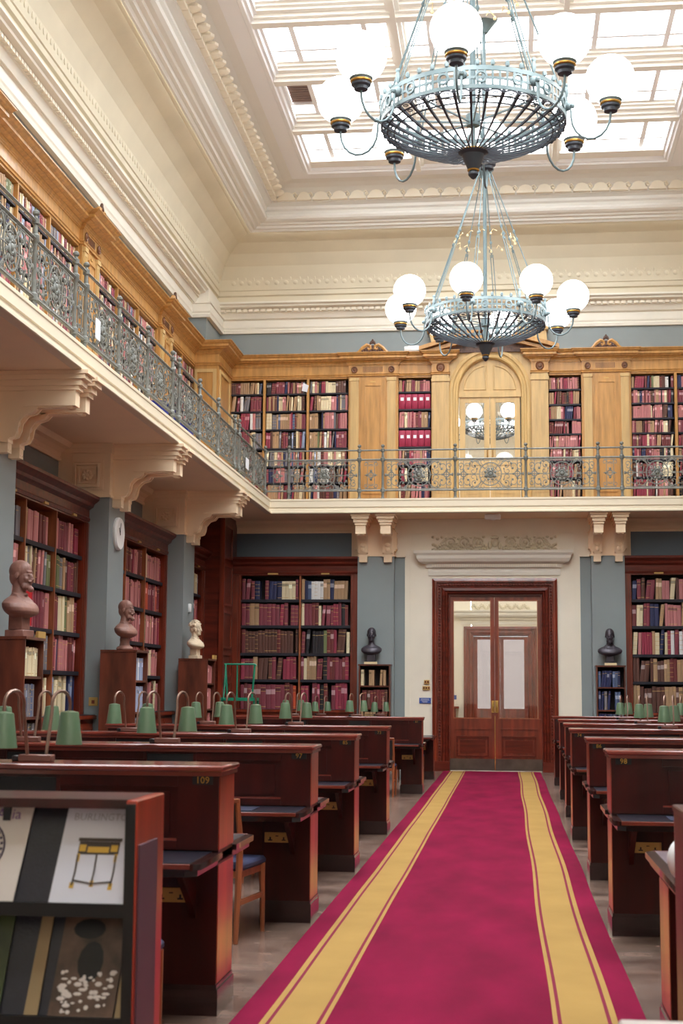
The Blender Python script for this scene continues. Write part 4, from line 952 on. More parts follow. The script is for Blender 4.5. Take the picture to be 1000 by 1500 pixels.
# ------------------------------------------------------------------ chandeliers
def chandelier(loc, rot, label, sc_=1.085):
    t = thing('chandelier', label, 'chandelier', loc, rot, warp=False); t.scale = (sc_,)*3; top = (11.72-loc[2])/sc_       # origin: centre of the band's lower edge
    r0 = .82
    m = MB()
    for z0, z1, rr in ((0, .035, r0), (.16, .20, r0), (.085, .105, r0-.003)):
        m.lathe([(rr-.012, z0), (rr, z0), (rr, z1), (rr-.012, z1), (rr-.012, z0)], 64)
    n = 80
    m2 = MB()
    for k in range(n):
        a = 2*math.pi*k/n; w_ = .020
        T = lambda x, y, z, a=a: (math.cos(a)*(r0+x)-math.sin(a)*y, math.sin(a)*(r0+x)+math.cos(a)*y, z)
        m2.T = T; m2.box(-.010, -.002, -w_*.5, w_*.5, .03, .165)
    for k in range(16):
        a = 2*math.pi*(k+.5)/16
        m2.T = lambda x, y, z, a=a: (math.cos(a)*(r0+x)-math.sin(a)*y, math.sin(a)*(r0+x)+math.cos(a)*y, z)
        m2.tube([(-.002, .045*math.cos(q*math.pi/6), .1+.045*math.sin(q*math.pi/6)) for q in range(12)], .012, 4, closed=True)
    m2.T = ID
    m.v += [] ; k0 = len(m.v); m.v += m2.v; m.f += [[i+k0 for i in f] for f in m2.f]; m.m += m2.m
    mkl('ring_band', m, 'iron_pale', t)
    m = MB()
    for k in range(40):                                  # cresting of leaves on the rim
        a = 2*math.pi*k/40; hgt = .05 if k % 5 else .10
        m.ell((r0*math.cos(a), r0*math.sin(a), .2+hgt*.5), (.022, .022, hgt*.6), 5, 4); 
        if k % 5 == 0: m.ell((r0*math.cos(a), r0*math.sin(a), .2+hgt*1.1), .022, 6, 4)
    mkl('cresting', m, 'iron_pale', t, kind='stuff')
    m = MB(); prof = []
    def bowl(r): return -.25*(1-(r/r0)**2.2)
    for k in range(36):
        a = 2*math.pi*k/36; pts = []
        for i in range(9):
            r = r0-.005-(r0-.10)*i/8; pts.append((r*math.cos(a), r*math.sin(a), bowl(r)))
        m.tube(pts, [.019, .016, .013, .011, .010, .009, .008, .007, .006], 4)
    for k in range(36):                                  # arch tops joining rib heads
        a0 = 2*math.pi*k/36; pts = []
        for i in range(5):
            a = a0+2*math.pi/36*i/4; r = r0-.03-.0; dz = .0-.025*(1-math.sin(math.pi*i/4)); pts.append(((r+.02)*math.cos(a), (r+.02)*math.sin(a), dz))
        m.tube(pts, .008, 4)
        m.ell(((r0-.03)*math.cos(a0), (r0-.03)*math.sin(a0), -.012), .015, 5, 4)
    for r in (.76, .70, .12): m.tube([(r*math.cos(2*math.pi*i/48), r*math.sin(2*math.pi*i/48), bowl(r)) for i in range(48)], .007, 4, closed=True)
    for k in range(36):
        a = 2*math.pi*(k+.5)/36
        for r in (.79, .74): m.tube([(r*math.cos(a)+.022*math.cos(q*math.pi/3), r*math.sin(a)+.022*math.sin(q*math.pi/3), bowl(r)) for q in range(6)], .005, 3, closed=True)
    mkl('basket', m, 'iron_dark', t)
    m = MB()
    for k in range(8):
        a = math.pi*k/4+.2; m.tube([(.06*math.cos(a), .06*math.sin(a), .03), (.80*math.cos(a), .80*math.sin(a), .05)], .009, 4)
    m.lathe([(.02, -.2), (.02, .0), (.06, .0), (.065, .1), (.03, .12), (.02, .2), (.018, .5)], 12); mkl('spokes', m, 'iron_pale', t)
    m = MB().lathe([(.02, -.23), (.125, -.235), (.13, -.25), (.10, -.27), (.085, -.32), (.06, -.37), (.05, -.40), (.03, -.41), (.045, -.43), (.045, -.45), (.02, -.48), (.005, -.49)], 20)
    f = mkl('finial_cup', m, 'iron_dark', t); mkl('gilt_ring', MB().lathe([(.12, -.228), (.134, -.235), (.134, -.243), (.12, -.245)], 20).lathe([(.05, -.40), (.054, -.405), (.05, -.415)], 14), 'gold', f)
    # stem and hanging rods
    H = 2.12
    m = MB().tube([(0, 0, .2), (0, 0, top)], .026, 8).lathe([(.03, H+.25), (.10, H+.22), (.13, H+.15), (.13, H+.1), (.08, H+.06), (.06, H), (.03, H-.04)], 14)
    m.lathe([(.05, top-.2), (.12, top-.1), (.2, top)], 14)
    mkl('stem', m, 'iron_pale', t)
    for k in range(8):
        a = math.pi*k/4; c, s = math.cos(a), math.sin(a)
        p = lambda f, off=0: ((.80+(.09-.80)*f)*c-off*s, (.80+(.09-.80)*f)*s+off*c, .2+(H-.15)*f)
        m = MB()
        for off in (-.018, .018): m.tube([p(0, off), p(.48, off)], .006, 4)
        m.tube([p(.46), p(.49), p(.50, .03), p(.52, .02), p(.50, -.01)], .008, 4); m.tube([p(.50, .02), p(.53), p(.97)], .008, 4)
        m.tube([p(.96), p(.98, .02), p(1.0), p(1.01)], .01, 4)
        for f_ in (.50, .56): m.ell(p(f_), (.02, .02, .03), 6, 4)
        mkl('hanging_rod', m, 'iron_pale', t)
        if k % 2 == 0: pass
    m = MB()
    for k in range(16):
        a = 2*math.pi*k/16; r = .42; m.ell((r*math.cos(a), r*math.sin(a), 1.18), (.018, .018, .02), 5, 4); m.tube([(r*math.cos(a), r*math.sin(a), 1.2), (r*.93*math.cos(a+.1), r*.93*math.sin(a+.1), 1.25), (r*math.cos(a+.2), r*math.sin(a+.2), 1.22)], .006, 3)
    mkl('upper_garland', m, 'cream_book', t, kind='stuff')
    for k in range(8):
        a = math.pi*k/4; c, s = math.cos(a), math.sin(a)
        m = MB(); cxr = (r0+.04+1.2)/2; rad = (1.2-r0-.04)/2
        pts = [(r0, .13), (r0+.03, .12), (r0+.04, .06)]+[(cxr-rad*math.cos(R(q)), .02-rad*1.25*math.sin(R(q))) for q in range(0, 181, 20)]+[(1.2, .06)]
        m.tube([(x*c, x*s, z) for x, z in pts], .011, 6)
        m.ell((r0*c, r0*s, .12), (.045, .045, .045), 8, 5); m.ell(((r0+.05)*c, (r0+.05)*s, .12), .025, 6, 4)
        arm = mkl('arm', m, 'iron_pale', t)
        m = MB().lathe([(.015, .045), (.05, .05), (.055, .075), (.075, .085), (.078, .10), (.085, .105), (.088, .13), (.10, .14), (.10, .165), (.06, .17)], 18, c=(1.2*c, 1.2*s, 0))
        cup = mkl('cup', m, 'iron_pale', arm); mkl('gilt_ring', MB().lathe([(.084, .104), (.093, .112), (.093, .124), (.084, .13)], 18, c=(1.2*c, 1.2*s, 0)), 'gold', cup) if False else None
        mkl('lower_cup', MB().lathe([(.015, .04), (.058, .045), (.062, .07), (.082, .083), (.085, .098), (.05, .099)], 18, c=(1.2*c, 1.2*s, -.002)), 'iron_dark', arm)
        mkl('gilt_ring', MB().lathe([(.084, .102), (.093, .110), (.093, .120), (.084, .128)], 18, c=(1.2*c, 1.2*s, 0)), 'gold', arm)
        g = MB().ell((1.2*c, 1.2*s, .335), .215, 24, 16)
        mkl('globe', g, 'globe_glow', t)
    return t
# a globe at angle q from the camera side: local angle = -90deg + q
chandelier((-.296, 21.05, 6.93), R(-90+34.1), 'far ring chandelier with eight glowing globes hanging over the aisle')
chandelier((-.296, 13.39, 6.93), R(-90+39.9), 'near ring chandelier with eight large glowing globes at the top')

chandelier(W(-.31, 38.6, 7.40), R(-90+22.5), 'chandelier seen through the glass of the arched gallery door', .84)

# ------------------------------------------------------------------ carpet
X0, X1 = -1.265, .645
cuts = [(X0, 'r'), (X0+.135, 'g'), (X0+.165, 'l'), (X0+.183, 'g'), (X0+.395, 'l'), (X0+.413, 'g'), (X0+.435, 'r'),
        (X1-.435, 'g'), (X1-.413, 'l'), (X1-.395, 'g'), (X1-.183, 'l'), (X1-.165, 'g'), (X1-.135, 'r'), (X1, None)]
m = MB(); ci = {'r': 0, 'g': 1, 'l': 2}
for (a, k), (b, _) in zip(cuts[:-1], cuts[1:]):
    N_ = 60
    for i in range(N_):
        y0 = -1.2+34.72*i/N_; y1 = -1.2+34.72*(i+1)/N_
        wv = lambda x, y: .008+.0015*math.sin(y*2.1+x)
        ed = lambda x, y: x+.008*math.sin(y*.9)*(1 if x > 0 else .3)
        m.add([(ed(a, y0), y0, wv(a, y0)), (ed(b, y0), y0, wv(b, y0)), (ed(b, y1), y1, wv(b, y1)), (ed(a, y1), y1, wv(a, y1))], [(0, 1, 2, 3)], ci[k])
m.box(X0, X1, -1.2, 33.5, 0, .004, 0)
mk('carpet_runner', m, ['carpet_red', 'carpet_gold', 'carpet_line'], loc=(-.31, 16, 0), smooth=False, fix=False, label='crimson carpet runner with gold striped borders down the aisle', cat='carpet')

# ------------------------------------------------------------------ reading desks
def socket(m_, x, y, z): pass
DW = 3.1
def desk(side, label, num, loc, stile, full=True, tmat='leather'):
    s = side; side_c = .078
    t = thing('reading_desk', label, 'desk', loc, 0, None); t.scale = (1, .86, 1)
    B = lambda m, x0, x1, y0, y1, z0, z1, ch=0: m.box(s*x0, s*x1, y0, y1, z0, z1, ch=ch)
    th = .45
    if full:
        m = MB(); B(m, 0, DW, .02, th-.02, .74, 1.11); mkl('divider', m, 'mahogany_desk', t)
        m = MB(); B(m, -.024, DW+.03, -.03, th+.03, 1.125, 1.155, .008); B(m, -.015, DW+.01, -.015, th+.015, 1.105, 1.125); mkl('cap_rail', m, 'glint_wood', t)
        m = MB(); B(m, -.004, .0, .015, th-.015, .76, 1.10); mkl('end_lit_sheet', m, 'aisle_lit_wood', t)  # thin sheet added to paint aisle light on the divider end
        spans = [(stile, .78), (1.14, 1.76), (2.12, 2.75)]
        for f, o in ((0, -1), (th, 1)):
            ys = lambda d: (f+o*d) + (.02 if o == -1 else -.02)
            for (a, b) in ((0, stile), (.78, .80), (1.12, 1.14), (1.76, 1.78), (2.10, 2.12), (2.75, DW)):
                m = MB(); B(m, a, b, ys(-.0), ys(.02), .76, 1.105); mkl('stile', m, 'mahogany_desk', t)
            for a, b in spans:
                for z0, z1 in ((1.055, 1.105), (.76, .80)): m = MB(); B(m, a, b, ys(0), ys(.02), z0, z1); mkl('rail', m, 'mahogany_desk', t)
            for a, b in spans:
                m = MB(); B(m, a+.04, b-.04, ys(0), ys(.008), .83, 1.03); B(m, a, b, ys(0), ys(.016), 1.045, 1.055)
                mkl('panel', m, 'mahogany_desk', t)
                m = MB(); B(m, a, b, ys(-.004), ys(.016), .80, .812); mkl('bead_highlight', m, 'glint_wood', t)  # strip painted as the highlight along the panel's lower edge
            for a in (.80, 1.78):
                m = MB(); B(m, a, a+.32, ys(0), ys(.012), .80, 1.09); mkl('black_insert', m, 'leather_black', t)
        m = MB(); B(m, side_c-.05, side_c+.05, -.006, 0, 1.065, 1.105); pl = mkl('number_plate', m, 'black', t)
        vs, fs = text_mb(num, .046)
        m = MB(); cxn = s*side_c
        m.add([(cxn+x, -.0075-z, 1.085+y) for x, y, z in vs], fs); mkl('number', m, 'gold', pl, smooth=False)
    for nm, y0, y1 in (('desktop', -.60, .012 if full else th/2), ('desktop', th-.012 if full else th/2, th+.62)):
        m = MB()
        c_ = .05
        pts = [(0, 0), (0, 1)]
        ya, yb = (y0, y1) if nm else (y0, y1)
        outer = y0 if y0 < 0 else y1; inner = y1 if y0 < 0 else y0; sg = 1 if y0 < 0 else -1
        poly = [(s*-.02, inner), (s*-.02, outer+sg*.06), (s*.02, outer), (s*DW, outer), (s*DW, inner)]
        m.prism(poly, .722, .75, P=lambda a, b, t_: (a, b, t_)); m.prism([(p*1.0, q) for p, q in [(s*0, inner), (s*0, outer+sg*.08), (s*.05, outer+sg*.03), (s*DW, outer+sg*.03), (s*DW, inner)]], .692, .722, P=lambda a, b, t_: (a, b, t_))
        top = mkl(nm, m, 'desk_dark', t)
        q0, q1 = sorted((outer+sg*.035, (inner if full else inner)))
        m = MB(); B(m, .03, DW-.02, q0, q1, .745, .7525); lt = mkl('leather_top', m, tmat, top)
        for k in range(3):
            m = MB(); a = .32+k*1.0; q0, q1 = sorted((outer+sg*.10, outer+sg*.46)); B(m, a, a+.6, q0, q1, .7525, .757); mkl('blotter', m, 'blotter', top)
        m = MB(); q0, q1 = sorted((outer-sg*.004, outer+sg*.012)); B(m, .02, DW, q0, q1, .728, .752, .003); mkl('edge_highlight', m, 'glint_wood', top)  # strip painted as the highlight along the desktop's front edge
    for x0 in (0, DW-.32):
        m = MB(); B(m, x0, x0+.32, 0, th, .13, .70); pd = mkl('pedestal', m, 'mahogany_desk', t)
        if x0 == 0: m = MB(); B(m, -.004, .0, .01, th-.01, .145, .69); mkl('end_lit_sheet', m, 'aisle_lit_wood', t)  # aisle light painted on the pedestal end by the same sheet
        m = MB(); B(m, x0-.012, x0+.332, -.012, th+.012, 0, .12); B(m, x0-.006, x0+.326, -.006, th+.006, .12, .14); mkl('plinth', m, 'desk_dark', t)
    m = MB(); B(m, .32, DW-.32, th*.5-.012, th*.5+.012, .35, .70); mkl('modesty_panel', m, 'mahogany_dark', t)
    for f, o in ((0, -1), (th, 1)):
        for x0 in (.10, DW-.14):
            m = MB().prism([(f, .69), (f+o*.36, .69), (f+o*.34, .66), (f+o*.06, .50), (f, .44)], s*x0, s*(x0+.03), P=lambda a, b, t_: (t_, a, b)); mkl('bracket', m, 'mahogany_desk', t)
    # double brass socket
    m = MB(); B(m, .135, .305, -.008, 0, .515, .583, .002); sp = mkl('socket_plate', m, 'brass_plate', t)
    m = MB()
    for c_ in (.175, .265):
        B(m, c_-.014, c_+.014, -.011, -.008, .528, .536); B(m, c_-.005, c_+.005, -.011, -.008, .536, .552)
    B(m, .21, .23, -.011, -.008, .556, .562)
    mkl('socket_holes', m, 'black', sp)
    return t
LX, RXD = -1.305, .69
rowsL = [(8.1, '109', .20, 'dark mahogany reading desk just behind the magazine rack', 'desk right behind the magazine rack'), (11.4, '97', .20, 'mahogany reading desk, second from the magazine rack', 'second desk from the magazine rack'),
    (14.85, '85', .20, 'mahogany reading desk, third from the magazine rack', 'third desk from the magazine rack'), (18.75, '73', .20, 'mahogany reading desk left of the aisle, fourth from the magazine rack', 'fourth desk from the magazine rack'), (26.1, '61', .2, 'mahogany reading desk facing the bookcase left of the doors', 'farthest tall left desk')]
for y, n_, st_, lb_, _ in rowsL:
    desk(-1, lb_, n_, (LX-(.055 if n_ == '109' else 0), y, 0), st_)
# low end table at the far left
desk(-1, 'low mahogany reading table without divider, farthest on the left of the aisle', '49', (LX-.02, 30.4, 0), .2, full=False)
for y, n_, xo, nm in ((11.15, '98', -.015, 'nearest tall one'), (14.6, '86', 0, 'second tall one'), (18.5, '74', .0, 'third tall one'), (21.8, '62', .05, 'fourth tall one'), (25.3, '50', .09, 'fifth tall one'), (28.9, '38', .11, 'last one before the doors')):
    desk(1, 'mahogany reading desk right of the aisle, %s' % nm, n_, (RXD+xo, y, 0), .32)
desk(1, 'near right low reading desk cut by the frame, pale scuffed top', '110', (.70, 7.55, 0), .32, full=False, tmat='scuffed')
# ------------------------------------------------------------------ desk lamps
def lamp_proto():
    t = thing('desk_lamp', 'x', 'lamp', (0, 0, 0), 0, 'green desk lamps on the reading desks')
    mkl('base', MB().box(-.085, .085, -.04, .04, 0, .035, ch=.005), 'lamp_base', t)
    mkl('switch_box', MB().box(-.12, -.085, -.03, .03, 0, .03, ch=.004), 'leather_black', t)
    for s in (-1, 1):
        y1 = s*.30; x1 = s*.08; x0 = s*.045
        pts = [(x0, s*.01, .03), (x0+s*.004, s*.03, .12), (x0+s*.004, s*.08, .25)]
        for q in range(0, 181, 22):
            f = (1-math.cos(R(q)))/2; pts.append((x0+(x1-x0)*f, s*.09+(y1-s*.09)*f, .285+.065*math.sin(R(q))))
        pts.append((x1, y1, .24))
        mkl('gooseneck', MB().tube(pts, .009, 8), 'bronze_neck', t)
        m = MB().lathe([(.012, .25), (.045, .242), (.048, .236), (.069, .075), (.066, .075), (.045, .232), (.01, .236)], 20, c=(x1, y1, 0))
        sh = mkl('shade', m, 'lamp_green', t)
        mkl('bulb', MB().ell((x1, y1, .16), (.024, .024, .04), 8, 6), 'lamp_white', sh)
    return t
LP = []
for (y, n_, _, _, ds_) in rowsL[:]:
    for dx, nm in ((.95, 'near the aisle'), (1.9, 'farther from the aisle')):
        if n_ == '109' and dx > 1: continue
        LP.append((LX-dx, y+.225, 1.155, 'green double lamp on the %s, %s' % (ds_, nm)))
for dx, nm in ((.93, 'near the aisle'), (1.97, 'farther from the aisle')): LP.append((LX-dx, 30.7, 1.11, 'green double lamp on the farthest left table, %s' % nm))
for y, n_ in ((18.5, 'third'), (21.8, 'fourth'), (25.3, 'fifth')): LP.append((1.77, y+.225, 1.155, 'green double lamp on the %s right desk, at its aisle end' % n_))
for y, n_ in ((18.5, 'third'), (21.8, 'fourth'), (25.3, 'fifth')): LP.append((2.66, y+.225, 1.155, 'green double lamp on the %s right desk, second from the aisle' % n_))
pl = lamp_proto()
for i, (x, y, z, lb) in enumerate(LP):
    o = pl if i == 0 else copy_tree(pl)
    o.location = (W(x, y, 1)[0], W(x, y, 1)[1], z); o['label'] = lb; o.scale = (1, .9, 1)
for x in (LX-.93, LX-1.97):
    pass
mk('lamp_shelf', MB().box(LX-2.3, LX-.6, 30.62, 30.78, .753, 1.11), 'mahogany_desk', loc=(LX-1.4, 30.7, .753), label='low wooden lamp shelf standing on the farthest left table', cat='shelf')
# ------------------------------------------------------------------ chairs
def chair_proto():
    t = thing('reading_chair', 'x', 'chair')
    w_, d_ = .47, .45
    for sx in (-1, 1):
        mkl('leg', MB().tube([(sx*(w_/2-.02), -d_/2-.05, 0), (sx*(w_/2-.02), -d_/2, .44), (sx*(w_/2-.015), -d_/2-.01, .62), (sx*(w_/2-.015), -d_/2-.07, .86)], [.016, .022, .02, .016], 6), 'chair_wood', t)
        mkl('leg', MB().tube([(sx*(w_/2-.02), d_/2+.01, 0), (sx*(w_/2-.02), d_/2-.02, .43)], [.014, .022], 6), 'chair_wood', t)
        mkl('stretcher', MB().box(sx*(w_/2-.02)-.01, sx*(w_/2-.02)+.01, -d_/2, d_/2-.02, .22, .25), 'chair_wood', t)
    mkl('seat_rail', MB().box(-w_/2+.02, w_/2-.02, -d_/2+.01, d_/2-.02, .38, .42), 'chair_wood', t)
    m = MB().box(-w_/2, w_/2, -d_/2+.01, d_/2+.02, .42, .475, ch=.018); mkl('seat', m, 'navy_cloth', t)
    T = lambda x, y, z: (x, -d_/2-.01-(z-.6)*.24+y, z)
    m = MB(T).box(-w_/2+.025, w_/2-.025, -.012, .03, .52, .83, ch=.008); mkl('backrest', m, 'leather_black', t)
    mkl('top_rail', MB(T).box(-w_/2-.0, w_/2+.0, -.015, .02, .835, .865, ch=.006), 'chair_wood', t)
    return t
pc = chair_proto()
CH = [(-1.765, 10.72, -9, 'navy chair between the magazine rack desk and the next desk'), (-1.85, 25.45, 0, 'navy chair before the farthest tall left desk'),
      (-1.66, 29.45, 0, 'navy chair in front of the farthest left table'), (-1.63, 6.95, 4, 'navy chair squeezed behind the magazine rack'), (-1.85, 17.9, 0, 'navy chair mostly hidden before the fourth left desk'), (-1.85, 14.1, 0, 'navy chair mostly hidden before the third left desk'), (-2.9, 10.7, 3, 'hidden navy chair left of the one beside the nearest aisle desk')]
for i, (x, y, a, lb) in enumerate(CH):
    o = pc if i == 0 else copy_tree(pc)
    o.location = W(x, y, 0); o.rotation_euler = (0, 0, R(a)); tag(o, lb, 'chair', 'navy reading chairs at the desks')

# ------------------------------------------------------------------ pedestal bookcases and busts
def ped_case(F, W, dep, label, sts, who):
    t = thing('pedestal_bookcase', label, 'bookcase', F(W/2, dep/2, 0))
    H = 2.10
    mk('side_panel', MB(F).box(0, .025, 0, dep, 0, H-.03), 'walnut', t); mk('side_panel', MB(F).box(W-.025, W, 0, dep, 0, H-.03), 'walnut', t)
    mk('top', MB(F).box(-.012, W+.012, 0, dep+.012, H-.03, H), 'walnut', t); mk('back', MB(F).box(.02, W-.02, 0, .02, 0, H-.03), 'case_back', t); mk('base', MB(F).box(.02, W-.02, .02, dep-.01, 0, .1), 'walnut', t)
    zs = [.1, .5, .90, 1.24, 1.68, H-.03]
    for z in zs[1:-1]: mk('shelf', MB(F).box(.025, W-.025, .02, dep-.01, z-.03, z), 'walnut', t)
    for i in range(5):
        fill(F, .03, W-.03, dep-.03, zs[i], zs[i+1]-.04, sts[i % len(sts)], th=(.045, .055), dp=.3, hr=(.86, .9), gapp=.1)
    return t
def bust(loc, rz, scale, mt, label, style, socle):
    t = thing('portrait_bust', label, 'bust', loc, rz)
    m = MB()                                              # faces +x, height measured from the pedestal top
    hz = .52
    m.ell((-.022, 0, hz+.045), (.102, .078, .092), 20, 14); m.ell((-.055, 0, hz-.005), (.062, .068, .085), 14, 10)
    m.ell((.018, 0, hz-.02), (.072, .062, .098), 18, 12); m.ell((.042, 0, hz-.085), (.042, .043, .034), 14, 10)
    m.ell((.092, 0, hz-.012), (.014, .011, .030), 10, 8, rot=(R(-22), 'Y')); m.ell((.101, 0, hz-.034), (.015, .016, .011), 10, 8)
    m.ell((.074, 0, hz+.032), (.013, .046, .009), 12, 8)
    for sg in (-1, 1):
        m.ell((.080, sg*.028, hz+.008), (.010, .013, .008), 8, 6); m.ell((-.012, sg*.076, hz-.005), (.018, .010, .031), 10, 8, rot=(R(15), 'Y')); m.ell((.06, sg*.040, hz-.03), (.022, .020, .020), 10, 8)
    m.ell((.082, 0, hz-.060), (.014, .026, .006), 10, 6); m.ell((.079, 0, hz-.073), (.013, .021, .006), 10, 6); m.ell((.070, 0, hz-.100), (.018, .022, .016), 10, 8)
    if style in ('beard', 'goatee'):
        for k in range(7):
            q = R(-66+22*k); m.ell((.05*math.cos(q)+.02, .052*math.sin(q), hz-.09), (.018, .016, .026), 8, 6)
        m.ell((.076 if style == 'beard' else .086, 0, hz-.116), (.028, .028, .034 if style == 'beard' else .026), 10, 8)
        for sg in (-1, 1): m.ell((.090, sg*.018, hz-.052), (.012, .022, .008), 8, 6)
        if style == 'beard':
            for sg in (-1, 1): m.ell((-.02, sg*.070, hz+.015), (.05, .014, .04), 10, 8)
    if style == 'curly':
        random.seed(5)
        for k in range(60):
            th_ = random.uniform(0, 2*math.pi); ph = random.uniform(.05, 1.6); x = -.025+.105*math.sin(ph)*math.cos(th_); y_ = .082*math.sin(ph)*math.sin(th_); z_ = hz+.045+.096*math.cos(ph)
            if x > .055 and z_ < hz+.10: continue
            m.ell((x, y_, z_), .020, 8, 6)
        for sg in (-1, 1): m.ell((.015, sg*.070, hz-.02), (.018, .012, .035), 8, 6)
    wS = 1.0 if socle != 'narrow' else .86
    sl = [(-.04, -.030, .052, .050), (-.10, -.026, .056, .054), (-.150, -.028, .062, .062), (-.175, -.030, .072, .086), (-.192, -.03, .084, .132), (-.212, -.028, .094, .176), (-.240, -.018, .118, .212),
          (-.275, -.006, .126, .216), (-.305, .004, .124, .198), (-.330, .010, .108, .155), (-.350, .006, .074, .085), (-.362, .0, .05, .05)]
    vs = []; n_ = 28
    for dz, cx_, rx_, ry_ in sl:
        for q in range(n_):
            a = 2*math.pi*q/n_; vs.append((cx_+rx_*math.cos(a), ry_*wS*math.sin(a), hz+dz))
    m.add(vs, [(k*n_+q, k*n_+(q+1) % n_, (k+1)*n_+(q+1) % n_, (k+1)*n_+q) for k in range(len(sl)-1) for q in range(n_)]+[tuple(range(n_-1, -1, -1)), tuple(range((len(sl)-1)*n_, len(sl)*n_))])
    if socle != 'narrow':                       # coat lapels, collar and folds
        for sg in (-1, 1):
            m.tube([(-.06, sg*.05, hz-.150), (.0, sg*.075, hz-.175), (.065, sg*.07, hz-.225), (.098, sg*.03, hz-.30)], [.012, .018, .016, .010], 8)
            for k in range(3): m.tube([(.01-.03*k, sg*(.12+.025*k), hz-.20-.008*k), (.072-.03*k, sg*(.115+.025*k), hz-.26), (.078-.035*k, sg*(.06+.03*k), hz-.325)], [.008, .012, .008], 6)
        m.ell((.040, 0, hz-.160), (.018, .032, .016), 8, 6)
    else:
        for sg in (-1, 1): m.ell((.05, sg*.06, hz-.265), (.045, .055, .045), 10, 8)
    o = mkl('figure', m, mt, t)
    rm = o.modifiers.new('r', 'REMESH'); rm.mode = 'VOXEL'; rm.voxel_size = .006; rm.use_smooth_shade = True
    sm = o.modifiers.new('s', 'SMOOTH'); sm.iterations = 4; sm.factor = .5
    # socle
    m = MB()
    if socle == 'round': m.lathe([(.10, 0), (.11, .02), (.10, .04), (.07, .06), (.06, .10), (.065, .14), (.055, .2)], 20, c=(-.02, 0, 0))
    elif socle == 'narrow': m.box(-.08, .08, -.075, .075, 0, .17, ch=.006)
    else: m.box(-.10, .08, -.09, .09, 0, .06, ch=.006).box(-.08, .05, -.07, .07, .06, .22, ch=.006)
    mkl('socle', m, mt if socle != 'square_dark' else 'bronze', t)
    t.scale = (scale,)*3
    return t
FP = lambda y0: Fr((-5.40, y0, 0), (0, 1), (1, 0))
ped_case(FP(17.72), .74, .43, 'walnut pedestal bookcase under the brown bust nearest the camera', [ST_PALE, ST_PALE, [('grey', 2), ('dark green', 1)], [('grey', 3), ('slate blue', 1)], [('cream', 3)]], '')
ped_case(FP(23.02), .74, .43, 'walnut pedestal bookcase with pale blue volumes below the clock', [ST_PALE], '')
ped_case(FP(28.42), .74, .43, 'walnut pedestal bookcase with pink volumes under the white marble bust', [[('dusty pink', 1)]], '')
FQ = lambda x0: Fr((x0, 33.40, 0), (1, 0), (0, -1))
ped_case(FQ(-2.80), .58, .38, 'small walnut bookcase with gilt volumes left of the double doors', [ST_OLD, ST_OLD, ST_OLD, [('brown', 2), ('dark red', 1)], [('tan', 2), ('cream', 1)]], '')
ped_case(FQ(1.77), .58, .38, 'small walnut bookcase with navy volumes right of the double doors', [ST_NAVY], '')
bust((-5.10, 18.05, 2.10), R(-12), 1.28, 'terracotta', 'large brown bearded bust in profile, nearest on the left', 'goatee', 'square')
bust((-5.16, 23.35, 2.10), R(-12), 1.08, 'terracotta', 'brown bearded bust on a round socle below the clock', 'goatee', 'round')
bust((-5.20, 28.75, 2.10), R(-15), 1.0, 'marble', 'white marble bust with curly hair on the left', 'curly', 'square')
bust((-2.58, 33.2, 2.10), R(-90), 1.12, 'bronze', 'dark bronze bust with bare shoulders left of the doors', 'plain', 'narrow')
bust((2.06, 33.2, 2.10), R(-92), 1.1, 'bronze', 'dark bronze bust in jacket with beard right of the doors', 'beard', 'square')
for x, nm in ((-2.58, 'left'), (2.06, 'right')):
    mk('name_plate', MB().box(x-.12, x+.12, 33.005, 33.03, 2.10, 2.145), 'cream_book', loc=(x, 33.02, 2.1), label='cream name plate in front of the %s dark bronze bust' % nm, cat='plate')
for y, nm in ((18.2, 'nearest brown'), (28.95, 'white marble')):
    mk('name_plate', MB().box(-4.99, -4.965, y, y+.3, 2.10, 2.17), 'brass_plate', loc=(-4.98, y+.15, 2.1), label='small brass name plate before the %s bust' % nm, cat='plate')
# ------------------------------------------------------------------ clock, sockets, thermostat, hooks
ck = thing('wall_clock', 'round white wall clock on the grey pier above the second brown bust', 'clock', (-5.40, 23.80, 3.74))
m = MB().lathe([(.0, 0), (.235, 0), (.24, .03), (.225, .055), (.21, .05), (.0, .045)], 32, ax='x'); mkl('case', m, 'white_plastic', ck)
m = MB()
for k in range(12):
    a = R(30*k); c, s = math.cos(a), math.sin(a); m.T = lambda x, y, z, c=c, s=s: (x, y*c-z*s, y*s+z*c); m.box(.046, .049, -.005, .005, .165, .195)
m.T = ID; mkl('hour_marks', m, 'black', ck)
m = MB()
for a, l, w_ in ((R(35), .10, .008), (R(-10), .16, .006)):
    c, s = math.cos(a), math.sin(a); m.T = lambda x, y, z, c=c, s=s: (x, y*c-z*s, y*s+z*c); m.box(.050, .053, -w_, w_, -.02, l)
m.T = ID; mkl('hands', m, 'black', ck)
o = mk('socket_plate', MB().box(-5.60, -5.48, 23.285, 23.3, 1.32, 1.44, ch=.003), 'brass_plate', loc=(-5.54, 23.29, 1.32), label='brass socket plate on the grey pier beside the near bookcase', cat='socket')
mk('rocker', MB().box(-5.56, -5.52, 23.278, 23.285, 1.35, 1.40), 'mahogany', o)
mk('thermostat', MB().box(-5.40, -5.36, 29.15, 29.25, 2.90, 3.05, ch=.008), 'white_plastic', loc=(-5.38, 29.2, 2.9), label='small white thermostat on the grey pier above the marble bust', cat='thermostat')
mat('bright_red', (196, 20, 30), .5)
rf_ = mk('red_folder', MB().box(-5.735, -5.715, 20.45, 20.80, 2.33, 2.74, ch=.003), 'bright_red', loc=(-5.73, 20.6, 2.33), label='bright red folder standing face out beside the nearest brown bust', cat='folder')
mk('spine', MB().box(-5.737, -5.712, 20.80, 20.83, 2.33, 2.74), 'crimson_card', rf_)
